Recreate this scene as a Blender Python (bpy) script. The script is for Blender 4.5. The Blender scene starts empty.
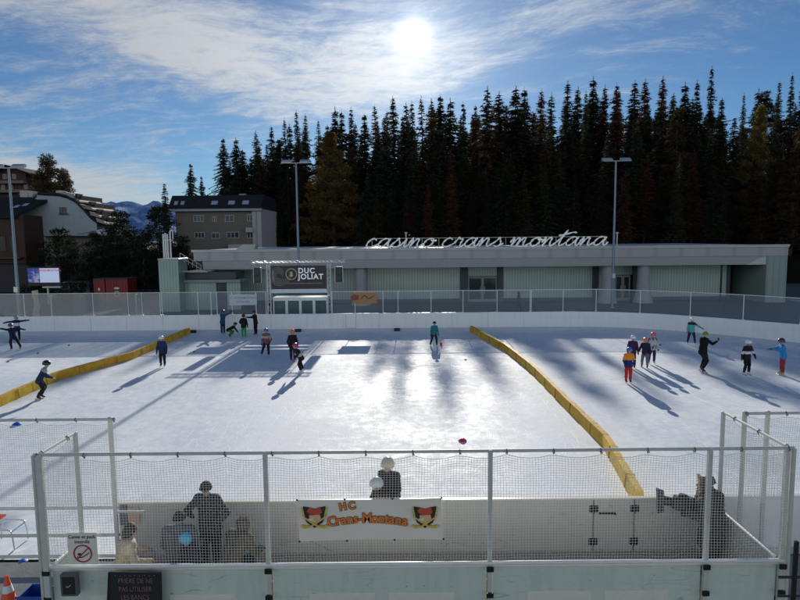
import bpy, bmesh, math, random
import numpy as np
from mathutils import Vector, Matrix, noise
random.seed(7)
R = math.radians
SC = bpy.context.scene
COL = SC.collection
# ------------------------------------------------------------------ camera
TH, RO, F, CH = R(5.85), R(-0.53), 600.0, 6.2
CM = Matrix.Rotation(math.pi/2-TH, 4, 'X') @ Matrix.Rotation(RO, 4, 'Z')
CAM = Vector((0, 0, CH))
cd = bpy.data.cameras.new('camera'); cam = bpy.data.objects.new('camera', cd); COL.objects.link(cam)
cd.sensor_width = 36; cd.lens = 27.0; cd.clip_end = 60000; cd.clip_start = .05
cam.matrix_world = Matrix.Translation(CAM) @ CM
SC.camera = cam
def ray(px, py): return CM.to_3x3() @ Vector(((px-400)/F, (300-py)/F, -1))
def G(px, py, Z=0.0):
    d = ray(px, py); return CAM + d*((Z-CH)/d.z)
def D(px, py, Y):
    d = ray(px, py); return CAM + d*(Y/d.y)
SUN = ray(415, 35).normalized()
# ------------------------------------------------------------------ render / world
SC.render.engine = 'CYCLES'
SC.view_settings.view_transform = 'Standard'; SC.view_settings.look = 'None'; SC.view_settings.exposure = 0
SC.cycles.max_bounces = 6; SC.cycles.transparent_max_bounces = 16
SC.cycles.use_denoising = True
el = math.asin(SUN.z); az = math.atan2(SUN.x, SUN.y)
W = bpy.data.worlds.new('World'); SC.world = W; W.use_nodes = True
nt = W.node_tree; N = nt.nodes; L = nt.links
for n in list(N): N.remove(n)
class NB:
    def __init__(s, tree): s.t = tree
    def n(s, kind, **kw):
        x = s.t.nodes.new(kind)
        for k, v in kw.items(): setattr(x, k, v)
        return x
    def set(s, sock, v):
        if isinstance(v, bpy.types.NodeSocket): s.t.links.new(v, sock)
        elif v is not None: sock.default_value = v
    def m(s, op, a, b=None, c=None, clamp=False):
        x = s.n('ShaderNodeMath', operation=op, use_clamp=clamp)
        for i, v in enumerate((a, b, c)):
            if v is not None: s.set(x.inputs[i], v)
        return x.outputs[0]
    def vm(s, op, a, b=None):
        x = s.n('ShaderNodeVectorMath', operation=op)
        s.set(x.inputs[0], a)
        if b is not None: s.set(x.inputs[1], b)
        return x.outputs['Value'] if op in ('DOT_PRODUCT', 'LENGTH') else x.outputs[0]
    def mix(s, f, a, b, mode='MIX'):
        x = s.n('ShaderNodeMix', data_type='RGBA', blend_type=mode)
        s.set(x.inputs[0], f); s.set(x.inputs[6], a if isinstance(a, bpy.types.NodeSocket) else (*a, 1)[:4]); s.set(x.inputs[7], b if isinstance(b, bpy.types.NodeSocket) else (*b, 1)[:4])
        return x.outputs[2]
    def noise(s, vec, scale, detail=4, rough=.55, dist=0, col=False):
        x = s.n('ShaderNodeTexNoise'); s.set(x.inputs['Vector'], vec)
        x.inputs['Scale'].default_value = scale; x.inputs['Detail'].default_value = detail
        x.inputs['Roughness'].default_value = rough; x.inputs['Distortion'].default_value = dist
        return x.outputs['Color' if col else 'Fac']
    def ss(s, v, lo, hi, a=0.0, b=1.0):
        x = s.n('ShaderNodeMapRange', interpolation_type='SMOOTHSTEP')
        s.set(x.inputs[0], v); s.set(x.inputs[1], lo); s.set(x.inputs[2], hi); s.set(x.inputs[3], a); s.set(x.inputs[4], b)
        return x.outputs[0]
    def comb(s, x_, y_, z_):
        x = s.n('ShaderNodeCombineXYZ'); s.set(x.inputs[0], x_); s.set(x.inputs[1], y_); s.set(x.inputs[2], z_); return x.outputs[0]
w = NB(nt)
sky = w.n('ShaderNodeTexSky', sky_type='NISHITA'); sky.sun_disc = False
sky.sun_elevation = el; sky.sun_rotation = az; sky.altitude = 1500; sky.air_density = 1.0; sky.dust_density = .3; sky.ozone_density = 2.0
tc = w.n('ShaderNodeTexCoord'); dirv = w.vm('NORMALIZE', tc.outputs['Generated'])
sep = w.n('ShaderNodeSeparateXYZ'); L.new(dirv, sep.inputs[0])
dx, dy, dz = sep.outputs
sd = w.vm('DOT_PRODUCT', dirv, tuple(SUN))
ang = w.m('MULTIPLY', w.m('ARCCOSINE', w.m('MINIMUM', sd, .999999)), 180/math.pi)    # degrees from the sun
# high cirrus: projected on a flat layer overhead
zz = w.m('ADD', w.m('MAXIMUM', dz, 0.0), .10)
cu = w.m('DIVIDE', dx, zz); cv = w.m('DIVIDE', dy, zz)
azd = w.m('ARCTAN2', dx, dy)      # radians, + to the right
eld = w.m('ARCSINE', dz)
def lobe(a0, e0, ra, re, tilt=0.0):
    a = w.m('SUBTRACT', azd, R(a0)); e = w.m('SUBTRACT', eld, R(e0))
    e2 = w.m('SUBTRACT', e, w.m('MULTIPLY', a, tilt))
    q = w.m('ADD', w.m('POWER', w.m('ABSOLUTE', w.m('DIVIDE', a, R(ra))), 2.0), w.m('POWER', w.m('ABSOLUTE', w.m('DIVIDE', e2, R(re))), 2.0))
    return w.m('POWER', 2.718, w.m('MULTIPLY', q, -1.0))
pv = w.comb(w.m('ADD', w.m('MULTIPLY', cu, .8), w.m('MULTIPLY', cv, .30)), w.m('MULTIPLY', cv, .75), 3.1)
warp = w.noise(pv, 1.1, 3, .5, 0, True)
pv2 = w.vm('ADD', pv, w.vm('MULTIPLY', w.vm('SUBTRACT', warp, (.5, .5, .5)), (.6, .6, .6)))
n1 = w.noise(pv2, 1.6, 9, .60, .1)
n2 = w.noise(w.vm('MULTIPLY', pv2, (1.1, 2.8, 1)), 3.4, 9, .70, .25)
n3 = w.noise(w.vm('MULTIPLY', pv2, (2.4, 2.6, 1)), 7.0, 7, .74, .1)
cn = w.m('ADD', w.m('MULTIPLY', n1, .38), w.m('ADD', w.m('MULTIPLY', n2, .42), w.m('MULTIPLY', n3, .20)))
bias = w.m('MULTIPLY', lobe(-14, 15.5, 17, 5.0, -.12), .155)
bias = w.m('ADD', bias, w.m('MULTIPLY', lobe(-28, 20, 20, 5.5, -.1), .125))
bias = w.m('ADD', bias, w.m('MULTIPLY', lobe(-30, 5.2, 13, 3.0, -.12), .20))
bias = w.m('ADD', bias, w.m('MULTIPLY', lobe(16, 20, 15, 2.6, .35), .09))
bias = w.m('ADD', bias, w.m('MULTIPLY', lobe(0.5, 17, 6, 4, 0), .10))
dens = w.ss(w.m('ADD', cn, bias), .53, .76)
thin = w.ss(w.m('ADD', cn, w.m('MULTIPLY', bias, 1.2)), .46, .80)
dens = w.m('MULTIPLY', w.m('ADD', w.m('MULTIPLY', dens, .66), w.m('MULTIPLY', thin, .34)), w.ss(dz, -.01, .04))
back = w.m('MULTIPLY', w.ss(dy, .05, -.45), w.m('MULTIPLY', w.m('MULTIPLY', w.ss(dz, -.02, .06), w.ss(dz, .62, .30)), w.ss(n1, .30, .55)))      # unseen cloud bank added behind the camera to brighten surfaces facing it
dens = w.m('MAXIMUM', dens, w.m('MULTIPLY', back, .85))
STR = .085
skyc = w.mix(1.0, sky.outputs[0], (STR*.42, STR*.64, STR*.83), 'MULTIPLY')
# clouds are lit by the sun from behind: brighter the nearer to it
cb = w.m('ADD', .53, w.m('MULTIPLY', w.m('POWER', 2.718, w.m('MULTIPLY', w.m('POWER', w.m('DIVIDE', ang, 17.0), 2.0), -1.0)), .30))
cb = w.m('ADD', cb, w.m('MULTIPLY', back, .95))  # the added bank behind the camera is made brighter still
cloudc = w.mix(1.0, (.97, 1.0, 1.02), w.comb(cb, cb, cb), 'MULTIPLY')
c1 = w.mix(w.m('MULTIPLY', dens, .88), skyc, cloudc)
core = w.m('POWER', 2.718, w.m('MULTIPLY', w.m('POWER', w.m('DIVIDE', ang, 1.15), 2.0), -1.0))
halo = w.m('POWER', 2.718, w.m('MULTIPLY', w.m('DIVIDE', ang, 3.4), -1.0))
halo2 = w.m('POWER', 2.718, w.m('MULTIPLY', w.m('DIVIDE', ang, 9.0), -1.0))
glow = w.m('ADD', w.m('ADD', w.m('MULTIPLY', core, 1.1), w.m('MULTIPLY', halo, .36)), w.m('MULTIPLY', halo2, .14))
glowc = w.mix(1.0, (1, .985, .95), w.comb(glow, glow, glow), 'MULTIPLY')
c2 = w.mix(1.0, c1, glowc, 'ADD')
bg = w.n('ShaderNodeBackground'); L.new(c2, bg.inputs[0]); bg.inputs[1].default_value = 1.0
wo = w.n('ShaderNodeOutputWorld'); L.new(bg.outputs[0], wo.inputs[0])
sl = bpy.data.lights.new('sun', 'SUN'); sl.energy = 5.0; sl.angle = R(.5); sl.color = (1, .93, .82)
so = bpy.data.objects.new('sun', sl); COL.objects.link(so)
so.rotation_euler = SUN.to_track_quat('Z', 'Y').to_euler(); so.location = (0, 60, 60)
# ------------------------------------------------------------------ materials
MATS = {}
def mat(name, col=(.5, .5, .5), rough=.6, metal=0.0, var=.12, vscale=6.0, bump=0.0, bscale=30.0, spec=.5, obj_var=0.0, trans=0.0, alpha=1.0, emit=0.0, custom=None):
    if name in MATS: return MATS[name]
    m = bpy.data.materials.new(name); m.use_nodes = True; t = m.node_tree; b = NB(t)
    p = t.nodes['Principled BSDF']; out = t.nodes['Material Output']
    co = b.n('ShaderNodeTexCoord').outputs['Object']
    no = b.noise(co, vscale, 5, .6)
    c = b.mix(no, tuple(max(0, x*(1-var)) for x in col), tuple(min(1, x*(1+var)) for x in col))
    if obj_var:
        oi = b.n('ShaderNodeObjectInfo').outputs['Random']
        hsv = b.n('ShaderNodeHueSaturation'); t.links.new(c, hsv.inputs['Color'])
        b.set(hsv.inputs['Value'], b.m('ADD', 1-obj_var, b.m('MULTIPLY', oi, 2*obj_var)))
        b.set(hsv.inputs['Hue'], b.m('ADD', .485, b.m('MULTIPLY', b.m('FRACT', b.m('MULTIPLY', oi, 17.3)), .03)))
        c = hsv.outputs[0]
    t.links.new(c, p.inputs['Base Color'])
    p.inputs['Roughness'].default_value = rough; p.inputs['Metallic'].default_value = metal
    p.inputs['Specular IOR Level'].default_value = spec
    if trans: p.inputs['Transmission Weight'].default_value = trans
    if alpha < 1: p.inputs['Alpha'].default_value = alpha
    if emit:
        t.links.new(c, p.inputs['Emission Color']); p.inputs['Emission Strength'].default_value = emit
    if bump:
        bp = b.n('ShaderNodeBump'); bp.inputs['Strength'].default_value = bump; bp.inputs['Distance'].default_value = .02
        b.set(bp.inputs['Height'], b.noise(co, bscale, 4, .6)); t.links.new(bp.outputs[0], p.inputs['Normal'])
    if custom: custom(b, p, co, out)
    MATS[name] = m; return m
def foliage(name, col, tr=.25):
    def cu(b, p, co, out):
        c = p.inputs['Base Color'].links[0].from_socket
        tn = b.n('ShaderNodeBsdfTranslucent'); b.set(tn.inputs[0], c)
        mx = b.n('ShaderNodeMixShader'); mx.inputs[0].default_value = tr
        b.t.links.new(p.outputs[0], mx.inputs[1]); b.t.links.new(tn.outputs[0], mx.inputs[2]); b.t.links.new(mx.outputs[0], out.inputs[0])
    return mat(name, col, .8, var=.45, vscale=.7, spec=.15, obj_var=.28, custom=cu)
def ice_c(b, p, co, out):
    l = None
    for i, (sc, an, wd) in enumerate(((.9, 20, .0035), (1.3, -35, .004), (1.9, 70, .006), (2.7, 5, .008), (3.8, -60, .010), (5.2, 35, .014))):
        mp = b.n('ShaderNodeMapping'); b.set(mp.inputs[0], co); mp.inputs['Rotation'].default_value = (0, 0, R(an)); mp.inputs['Scale'].default_value = (1, .09, 1)
        mp.inputs['Location'].default_value = (i*9.1, i*3.3, 0)
        nz = b.noise(mp.outputs[0], sc*.8, 1.0, .4, .5)
        q = b.ss(b.m('ABSOLUTE', b.m('SUBTRACT', nz, .5)), 0.0, wd, 1.0, 0.0)
        brk = b.ss(b.noise(co, .35+.1*i, 2), .40, .60); q = b.m('MULTIPLY', q, brk)
        l = q if l is None else b.m('MAXIMUM', l, q)
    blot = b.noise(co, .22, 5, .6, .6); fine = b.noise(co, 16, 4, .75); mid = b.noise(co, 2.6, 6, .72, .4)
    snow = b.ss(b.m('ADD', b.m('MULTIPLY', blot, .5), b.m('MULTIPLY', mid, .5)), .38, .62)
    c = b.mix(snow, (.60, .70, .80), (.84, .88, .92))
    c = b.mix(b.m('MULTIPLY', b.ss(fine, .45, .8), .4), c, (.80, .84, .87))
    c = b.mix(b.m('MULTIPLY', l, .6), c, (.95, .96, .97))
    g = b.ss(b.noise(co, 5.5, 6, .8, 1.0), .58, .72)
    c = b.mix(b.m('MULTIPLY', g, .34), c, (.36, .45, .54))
    b.set(p.inputs['Base Color'], c)
    ro = b.m('ADD', .55, b.m('MULTIPLY', snow, .2))
    b.set(p.inputs['Roughness'], ro)
    p.inputs['IOR'].default_value = 1.31; p.inputs['Specular IOR Level'].default_value = .25
    h = b.m('ADD', b.m('MULTIPLY', fine, .5), b.m('ADD', b.m('MULTIPLY', l, -.25), b.m('MULTIPLY', mid, 1.0)))
    bp = b.n('ShaderNodeBump'); bp.inputs['Strength'].default_value = .6; bp.inputs['Distance'].default_value = .014
    b.set(bp.inputs['Height'], h); b.t.links.new(bp.outputs[0], p.inputs['Normal'])
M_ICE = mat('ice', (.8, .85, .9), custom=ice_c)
def rib_c(col, per, dark=.55):
    def f(b, p, co, out):
        s = b.n('ShaderNodeSeparateXYZ'); b.set(s.inputs[0], co)
        fr = b.m('FRACT', b.m('DIVIDE', s.outputs[0], per))
        e = b.ss(b.m('ABSOLUTE', b.m('SUBTRACT', fr, .5)), .34, .5)
        cell = b.n('ShaderNodeTexWhiteNoise', noise_dimensions='1D'); b.set(cell.inputs[0], b.m('FLOOR', b.m('DIVIDE', s.outputs[0], per)))
        c = b.mix(cell.outputs[0], tuple(x*.82 for x in col), tuple(min(1, x*1.12) for x in col))
        c = b.mix(e, c, tuple(x*dark for x in col))
        c = b.mix(b.m('MULTIPLY', b.noise(co, .8, 4), .35), c, tuple(x*.5 for x in col))
        b.set(p.inputs['Base Color'], c)
    return f
def dirt_c(col, amt=.35, streak=True):
    def f(b, p, co, out):
        v = b.vm('MULTIPLY', co, (3.0, 3.0, .35)) if streak else co
        d = b.ss(b.noise(v, 1.6, 7, .7, .4), .42, .72); e = b.ss(b.noise(co, 14, 5, .7), .5, .75)
        c = b.mix(b.m('MULTIPLY', d, amt), col, tuple(x*.62 for x in col))
        c = b.mix(b.m('MULTIPLY', e, amt*.5), c, tuple(x*.5 for x in col))
        b.set(p.inputs['Base Color'], c)
    return f
def scuff_c(col):
    def f(b, p, co, out):
        d = b.ss(b.noise(b.vm('MULTIPLY', co, (2.5, 2.5, .3)), 1.6, 7, .7, .4), .42, .75); e = b.ss(b.noise(co, 11, 5, .7), .55, .75)
        c = b.mix(b.m('MULTIPLY', d, .35), col, tuple(x*.66 for x in col)); c = b.mix(b.m('MULTIPLY', e, .25), c, tuple(x*.5 for x in col))
        for i, (sc, an, wd) in enumerate(((1.6, 12, .006), (2.4, -20, .008), (3.3, 40, .008))):
            mp = b.n('ShaderNodeMapping'); b.set(mp.inputs[0], co); mp.inputs['Rotation'].default_value = (0, R(an), 0); mp.inputs['Scale'].default_value = (.25, 1, 1.6); mp.inputs['Location'].default_value = (i*5.1, 0, i*2.2)
            q = b.ss(b.m('ABSOLUTE', b.m('SUBTRACT', b.noise(mp.outputs[0], sc, 1, .4, .3), .5)), 0.0, wd, 1.0, 0.0)
            q = b.m('MULTIPLY', q, b.ss(b.noise(co, 1.3+.3*i, 3), .50, .62)); c = b.mix(b.m('MULTIPLY', q, .55), c, tuple(x*.32 for x in col))
        k = b.ss(b.noise(b.vm('MULTIPLY', co, (1, 1, 1.6)), 7.5, 2, .5), .71, .76); c = b.mix(b.m('MULTIPLY', k, .6), c, tuple(x*.25 for x in col))
        b.set(p.inputs['Base Color'], c)
    return f
WHITE_BOARD = mat('board_plastic', (.78, .80, .80), .42, custom=dirt_c((.80, .82, .82), .22))
NEAR_BOARD = mat('terrace_board', (.66, .75, .74), .38, custom=scuff_c((.64, .72, .63)))
INNER_BOARD = mat('bench_board', (.7, .7, .67), .5, custom=scuff_c((.56, .56, .53)))
YEL = mat('yellow_pad', (.60, .36, .03), .6, var=.45, vscale=3, bump=.9, bscale=7, spec=.2, obj_var=.06)
GALV = mat('galvanised', (.58, .60, .55), .5, .15, var=.18, vscale=9)
WHPAINT = mat('white_paint', (.72, .75, .75), .4, var=.1)
NET = mat('net_cord', (.84, .83, .78), .9, var=.1)
DARKM = mat('dark_metal', (.03, .032, .035), .45, .6)
BLACK = mat('black_plastic', (.018, .018, .02), .4)
ASPH = mat('asphalt', (.055, .056, .058), .85, var=.35, vscale=.6, bump=.3, bscale=40)
CONC = mat('wet_concrete', (.20, .21, .21), .35, var=.45, vscale=2.2, bump=.3, bscale=22)
RUB = mat('rubber_floor', (.05, .05, .05), .8)
WOODBR = mat('brown_timber', (.16, .06, .03), .75, custom=rib_c((.062, .027, .016), .35, .4))
SLATE = mat('dark_slate_roof', (.022, .024, .028), .8, var=.4, vscale=2, spec=.15)
BARK = mat('bark', (.07, .045, .03), .9, var=.4, vscale=3, bump=.6, bscale=12)
STUCCO_B = mat('pale_blue_stucco', (.42, .52, .60), .85, custom=dirt_c((.33, .38, .42), .3))
STUCCO_G = mat('taupe_stucco', (.30, .28, .26), .85, custom=dirt_c((.17, .15, .125), .3))
STUCCO_W = mat('white_stucco', (.62, .62, .6), .85, custom=dirt_c((.45, .44, .42), .3))
FASC = mat('fascia_metal', (.36, .42, .46), .4, .25, custom=dirt_c((.48, .49, .50), .25, False))
GREENGL = mat('ribbed_glass', (.25, .42, .38), .22, custom=rib_c((.42, .53, .49), .27), spec=.8)
GREENPALE = mat('pale_ribbed_glass', (.4, .6, .55), .22, custom=rib_c((.31, .46, .40), .25), spec=.8)
WIN = mat('window_glass', (.03, .04, .05), .12, spec=.5)
def glassy(name, col, a, rough=.12):
    if name in MATS: return MATS[name]
    m = bpy.data.materials.new(name); m.use_nodes = True; t = m.node_tree; b = NB(t)
    p = t.nodes['Principled BSDF']; out = t.nodes['Material Output']; p.inputs['Base Color'].default_value = (*col, 1); p.inputs['Roughness'].default_value = rough
    tr = b.n('ShaderNodeBsdfTransparent'); mx = b.n('ShaderNodeMixShader')
    co = b.n('ShaderNodeTexCoord').outputs['Object']
    b.set(mx.inputs[0], b.m('ADD', a*.75, b.m('MULTIPLY', b.noise(co, .9, 4), a*.5)))
    t.links.new(tr.outputs[0], mx.inputs[1]); t.links.new(p.outputs[0], mx.inputs[2]); t.links.new(mx.outputs[0], out.inputs[0])
    MATS[name] = m; return m
PERSPEX = glassy('scratched_perspex', (.34, .42, .48), .15, .25)
HAZEMESH = glassy('fine_grey_mesh', (.36, .38, .36), .46, .8)
HILL = mat('forest_floor', (.020, .017, .011), 1.0, var=.5, vscale=.2, spec=0.0)
# ------------------------------------------------------------------ mesh helpers
ORG = {}
def T(o, label=None, cat=None, group=None, kind=None):
    if label: o['label'] = label
    if cat: o['category'] = cat
    if group: o['group'] = group
    if kind: o['kind'] = kind
    return o
def thing(name, loc, label, cat, group=None, rz=0.0):
    o = bpy.data.objects.new(name, None); COL.objects.link(o); o.location = loc; o.rotation_euler.z = rz; o.empty_display_size = .2
    ORG[o] = Vector(loc); return T(o, label, cat, group)
class MB:
    def __init__(s): s.v = []; s.f = []; s.m = []
    def add(s, vs, fs, mi=0):
        o = len(s.v); s.v += [tuple(v) for v in vs]; s.f += [tuple(i+o for i in f) for f in fs]; s.m += [mi]*len(fs); return s
    def box(s, x0, y0, z0, x1, y1, z1, mi=0):
        x0, x1 = min(x0, x1), max(x0, x1); y0, y1 = min(y0, y1), max(y0, y1); z0, z1 = min(z0, z1), max(z0, z1)
        return s.add([(x0,y0,z0),(x1,y0,z0),(x1,y1,z0),(x0,y1,z0),(x0,y0,z1),(x1,y0,z1),(x1,y1,z1),(x0,y1,z1)],
                     [(0,3,2,1),(4,5,6,7),(0,1,5,4),(1,2,6,5),(2,3,7,6),(3,0,4,7)], mi)
    def bbox(s, x0, y0, z0, x1, y1, z1, c=.01, mi=0):     # chamfered box (vertical prism with cut corners, plus top chamfer)
        pts = [(x0+c,y0),(x1-c,y0),(x1,y0+c),(x1,y1-c),(x1-c,y1),(x0+c,y1),(x0,y1-c),(x0,y0+c)]
        ix, iy = (x0+x1)/2, (y0+y1)/2
        vs = []
        for z, k in ((z0+c, 0), (z1-c, 0)): vs += [(x, y, z) for x, y in pts]
        def ins(x, y): return (x+(c if x < ix else -c), y+(c if y < iy else -c))
        vs += [(*ins(x, y), z0) for x, y in pts]; vs += [(*ins(x, y), z1) for x, y in pts]
        fs = []
        for i in range(8):
            j = (i+1) % 8
            fs += [(i, j, j+8, i+8), (i+16, j+16, j, i), (i+8, j+8, j+24, i+24)]
        fs += [tuple(range(23, 15, -1)), tuple(range(24, 32))]
        return s.add(vs, fs, mi)
    def tube(s, pts, r, n=8, mi=0, cap=True):
        pts = [Vector(p) for p in pts]; rs = r if isinstance(r, (list, tuple)) else [r]*len(pts)
        o = len(s.v); up = None
        for i, p in enumerate(pts):
            d = (pts[min(i+1, len(pts)-1)]-pts[max(i-1, 0)])
            d = d.normalized() if d.length > 1e-9 else Vector((0, 0, 1))
            if up is None: up = d.orthogonal().normalized()
            up = (up-d*up.dot(d)); up = up.normalized() if up.length > 1e-6 else d.orthogonal().normalized()
            sd_ = d.cross(up)
            for k in range(n):
                a = 2*math.pi*k/n; s.v.append(tuple(p+(up*math.cos(a)+sd_*math.sin(a))*rs[i]))
        for i in range(len(pts)-1):
            for k in range(n):
                a, b2 = o+i*n+k, o+i*n+(k+1) % n
                s.f.append((a, b2, b2+n, a+n)); s.m.append(mi)
        if cap and n > 2:
            s.f.append(tuple(o+k for k in range(n-1, -1, -1))); s.m.append(mi)
            e = o+(len(pts)-1)*n; s.f.append(tuple(e+k for k in range(n))); s.m.append(mi)
        return s
    def prism(s, prof, a0, a1, axis='y', mi=0):      # prof: polygon points; axis 'y': (x,z), 'x': (y,z), 'z': (x,y)
        n = len(prof)
        def P3(p, a): return {'y': (p[0], a, p[1]), 'x': (a, p[0], p[1]), 'z': (p[0], p[1], a)}[axis]
        vs = [P3(p, a0) for p in prof]+[P3(p, a1) for p in prof]
        fs = [tuple(range(n-1, -1, -1)), tuple(range(n, 2*n))]+[(i, (i+1) % n, (i+1) % n+n, i+n) for i in range(n)]
        return s.add(vs, fs, mi)
    def ell(s, c, r, nu=14, nv=9, mi=0, rot=None):
        vs = []; c = Vector(c)
        for j in range(nv+1):
            ph = math.pi*j/nv
            for i in range(nu):
                t = 2*math.pi*i/nu
                q = Vector((r[0]*math.sin(ph)*math.cos(t), r[1]*math.sin(ph)*math.sin(t), r[2]*math.cos(ph)))
                if rot is not None: q = rot @ q
                vs.append(c+q)
        fs = [(j*nu+i, (j+1)*nu+i, (j+1)*nu+(i+1) % nu, j*nu+(i+1) % nu) for j in range(nv) for i in range(nu)]
        return s.add(vs, fs, mi)
    def build(s, name, m, parent=None, smooth=False):
        org = ORG.get(parent, Vector((0, 0, 0))) if parent is not None else Vector((0, 0, 0))
        me = bpy.data.meshes.new(name); me.from_pydata([(v[0]-org.x, v[1]-org.y, v[2]-org.z) for v in s.v], [], s.f)
        for q in (m if isinstance(m, (list, tuple)) else [m]): me.materials.append(q)
        me.polygons.foreach_set('material_index', s.m)
        bm = bmesh.new(); bm.from_mesh(me); bmesh.ops.recalc_face_normals(bm, faces=bm.faces); bm.to_mesh(me); bm.free()
        if smooth:
            me.polygons.foreach_set('use_smooth', [True]*len(me.polygons))
            me.set_sharp_from_angle(angle=R(40))
        o = bpy.data.objects.new(name, me); COL.objects.link(o)
        if parent is not None: o.parent = parent; ORG[o] = org
        return o
def text(name, body, p, size, m, parent, offset=0.0, extrude=.004, shear=0.0, sx=1.0, align='CENTER', space=1.0, rotz=0.0, tilt=0.0, face='-y'):
    cu = bpy.data.curves.new(name, 'FONT'); cu.body = body; cu.size = size; cu.offset = offset; cu.extrude = extrude; cu.shear = shear
    cu.align_x = align; cu.align_y = 'CENTER'; cu.space_character = space
    o = bpy.data.objects.new(name+'_src', cu); COL.objects.link(o)
    dg = bpy.context.evaluated_depsgraph_get(); me = bpy.data.meshes.new_from_object(o.evaluated_get(dg)); bpy.data.objects.remove(o)
    mw = Matrix.Translation(Vector(p)-ORG.get(parent, Vector())) @ Matrix.Rotation(rotz, 4, 'Z') @ Matrix.Rotation(math.pi/2, 4, 'X') @ Matrix.Rotation(tilt, 4, 'Z') @ Matrix.Diagonal((sx, 1, 1, 1))
    me.transform(mw); me.materials.clear(); me.materials.append(m); me.name = name
    ob = bpy.data.objects.new(name, me); COL.objects.link(ob); ob.parent = parent; ORG[ob] = ORG.get(parent, Vector()); return ob
def catmull(pts, n=8, closed=False):
    pts = [Vector(p) for p in pts]; out = []
    P_ = [pts[0]*2-pts[1]]+pts+[pts[-1]*2-pts[-2]]
    for i in range(1, len(P_)-2):
        a, b, c, d = P_[i-1:i+3]
        for k in range(n):
            t = k/n; out.append(.5*((2*b)+(c-a)*t+(2*a-5*b+4*c-d)*t*t+(3*b-a-3*c+d)*t**3))
    out.append(pts[-1]); return out
# ================================================================== PEOPLE
SKIN = mat('skin', (.50, .29, .21), .55, var=.08); DKREG = mat('eye_dark', (.03, .02, .02), .3); LIP = mat('lips', (.35, .12, .1), .5)
def cloth(name, col): return mat(name, col, .85, var=.22, vscale=9, bump=.6, bscale=14, spec=.2)
def seg_d(P_, a, b, ra, rb):
    a = np.array(a); b = np.array(b); d = b-a; L2 = max(float(d@d), 1e-9)
    t = np.clip(((P_-a)@d)/L2, 0, 1); return np.linalg.norm(P_-(a+t[:, None]*d), axis=1)-(ra+(rb-ra)*t)
def nrm(v): v = Vector(v); return v.normalized()
STAND = dict(lean=4, side=0, la=[(-.25, .05, -1), (-.1, .3, -1)], ra=[(.25, .05, -1), (.1, .3, -1)], ll=[(-.06, .05, -1), (0, -.05, -1)], rl=[(.06, .05, -1), (0, -.05, -1)], head=(0, 0))
def pose(**k): d = dict(STAND); d.update(k); return d
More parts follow.
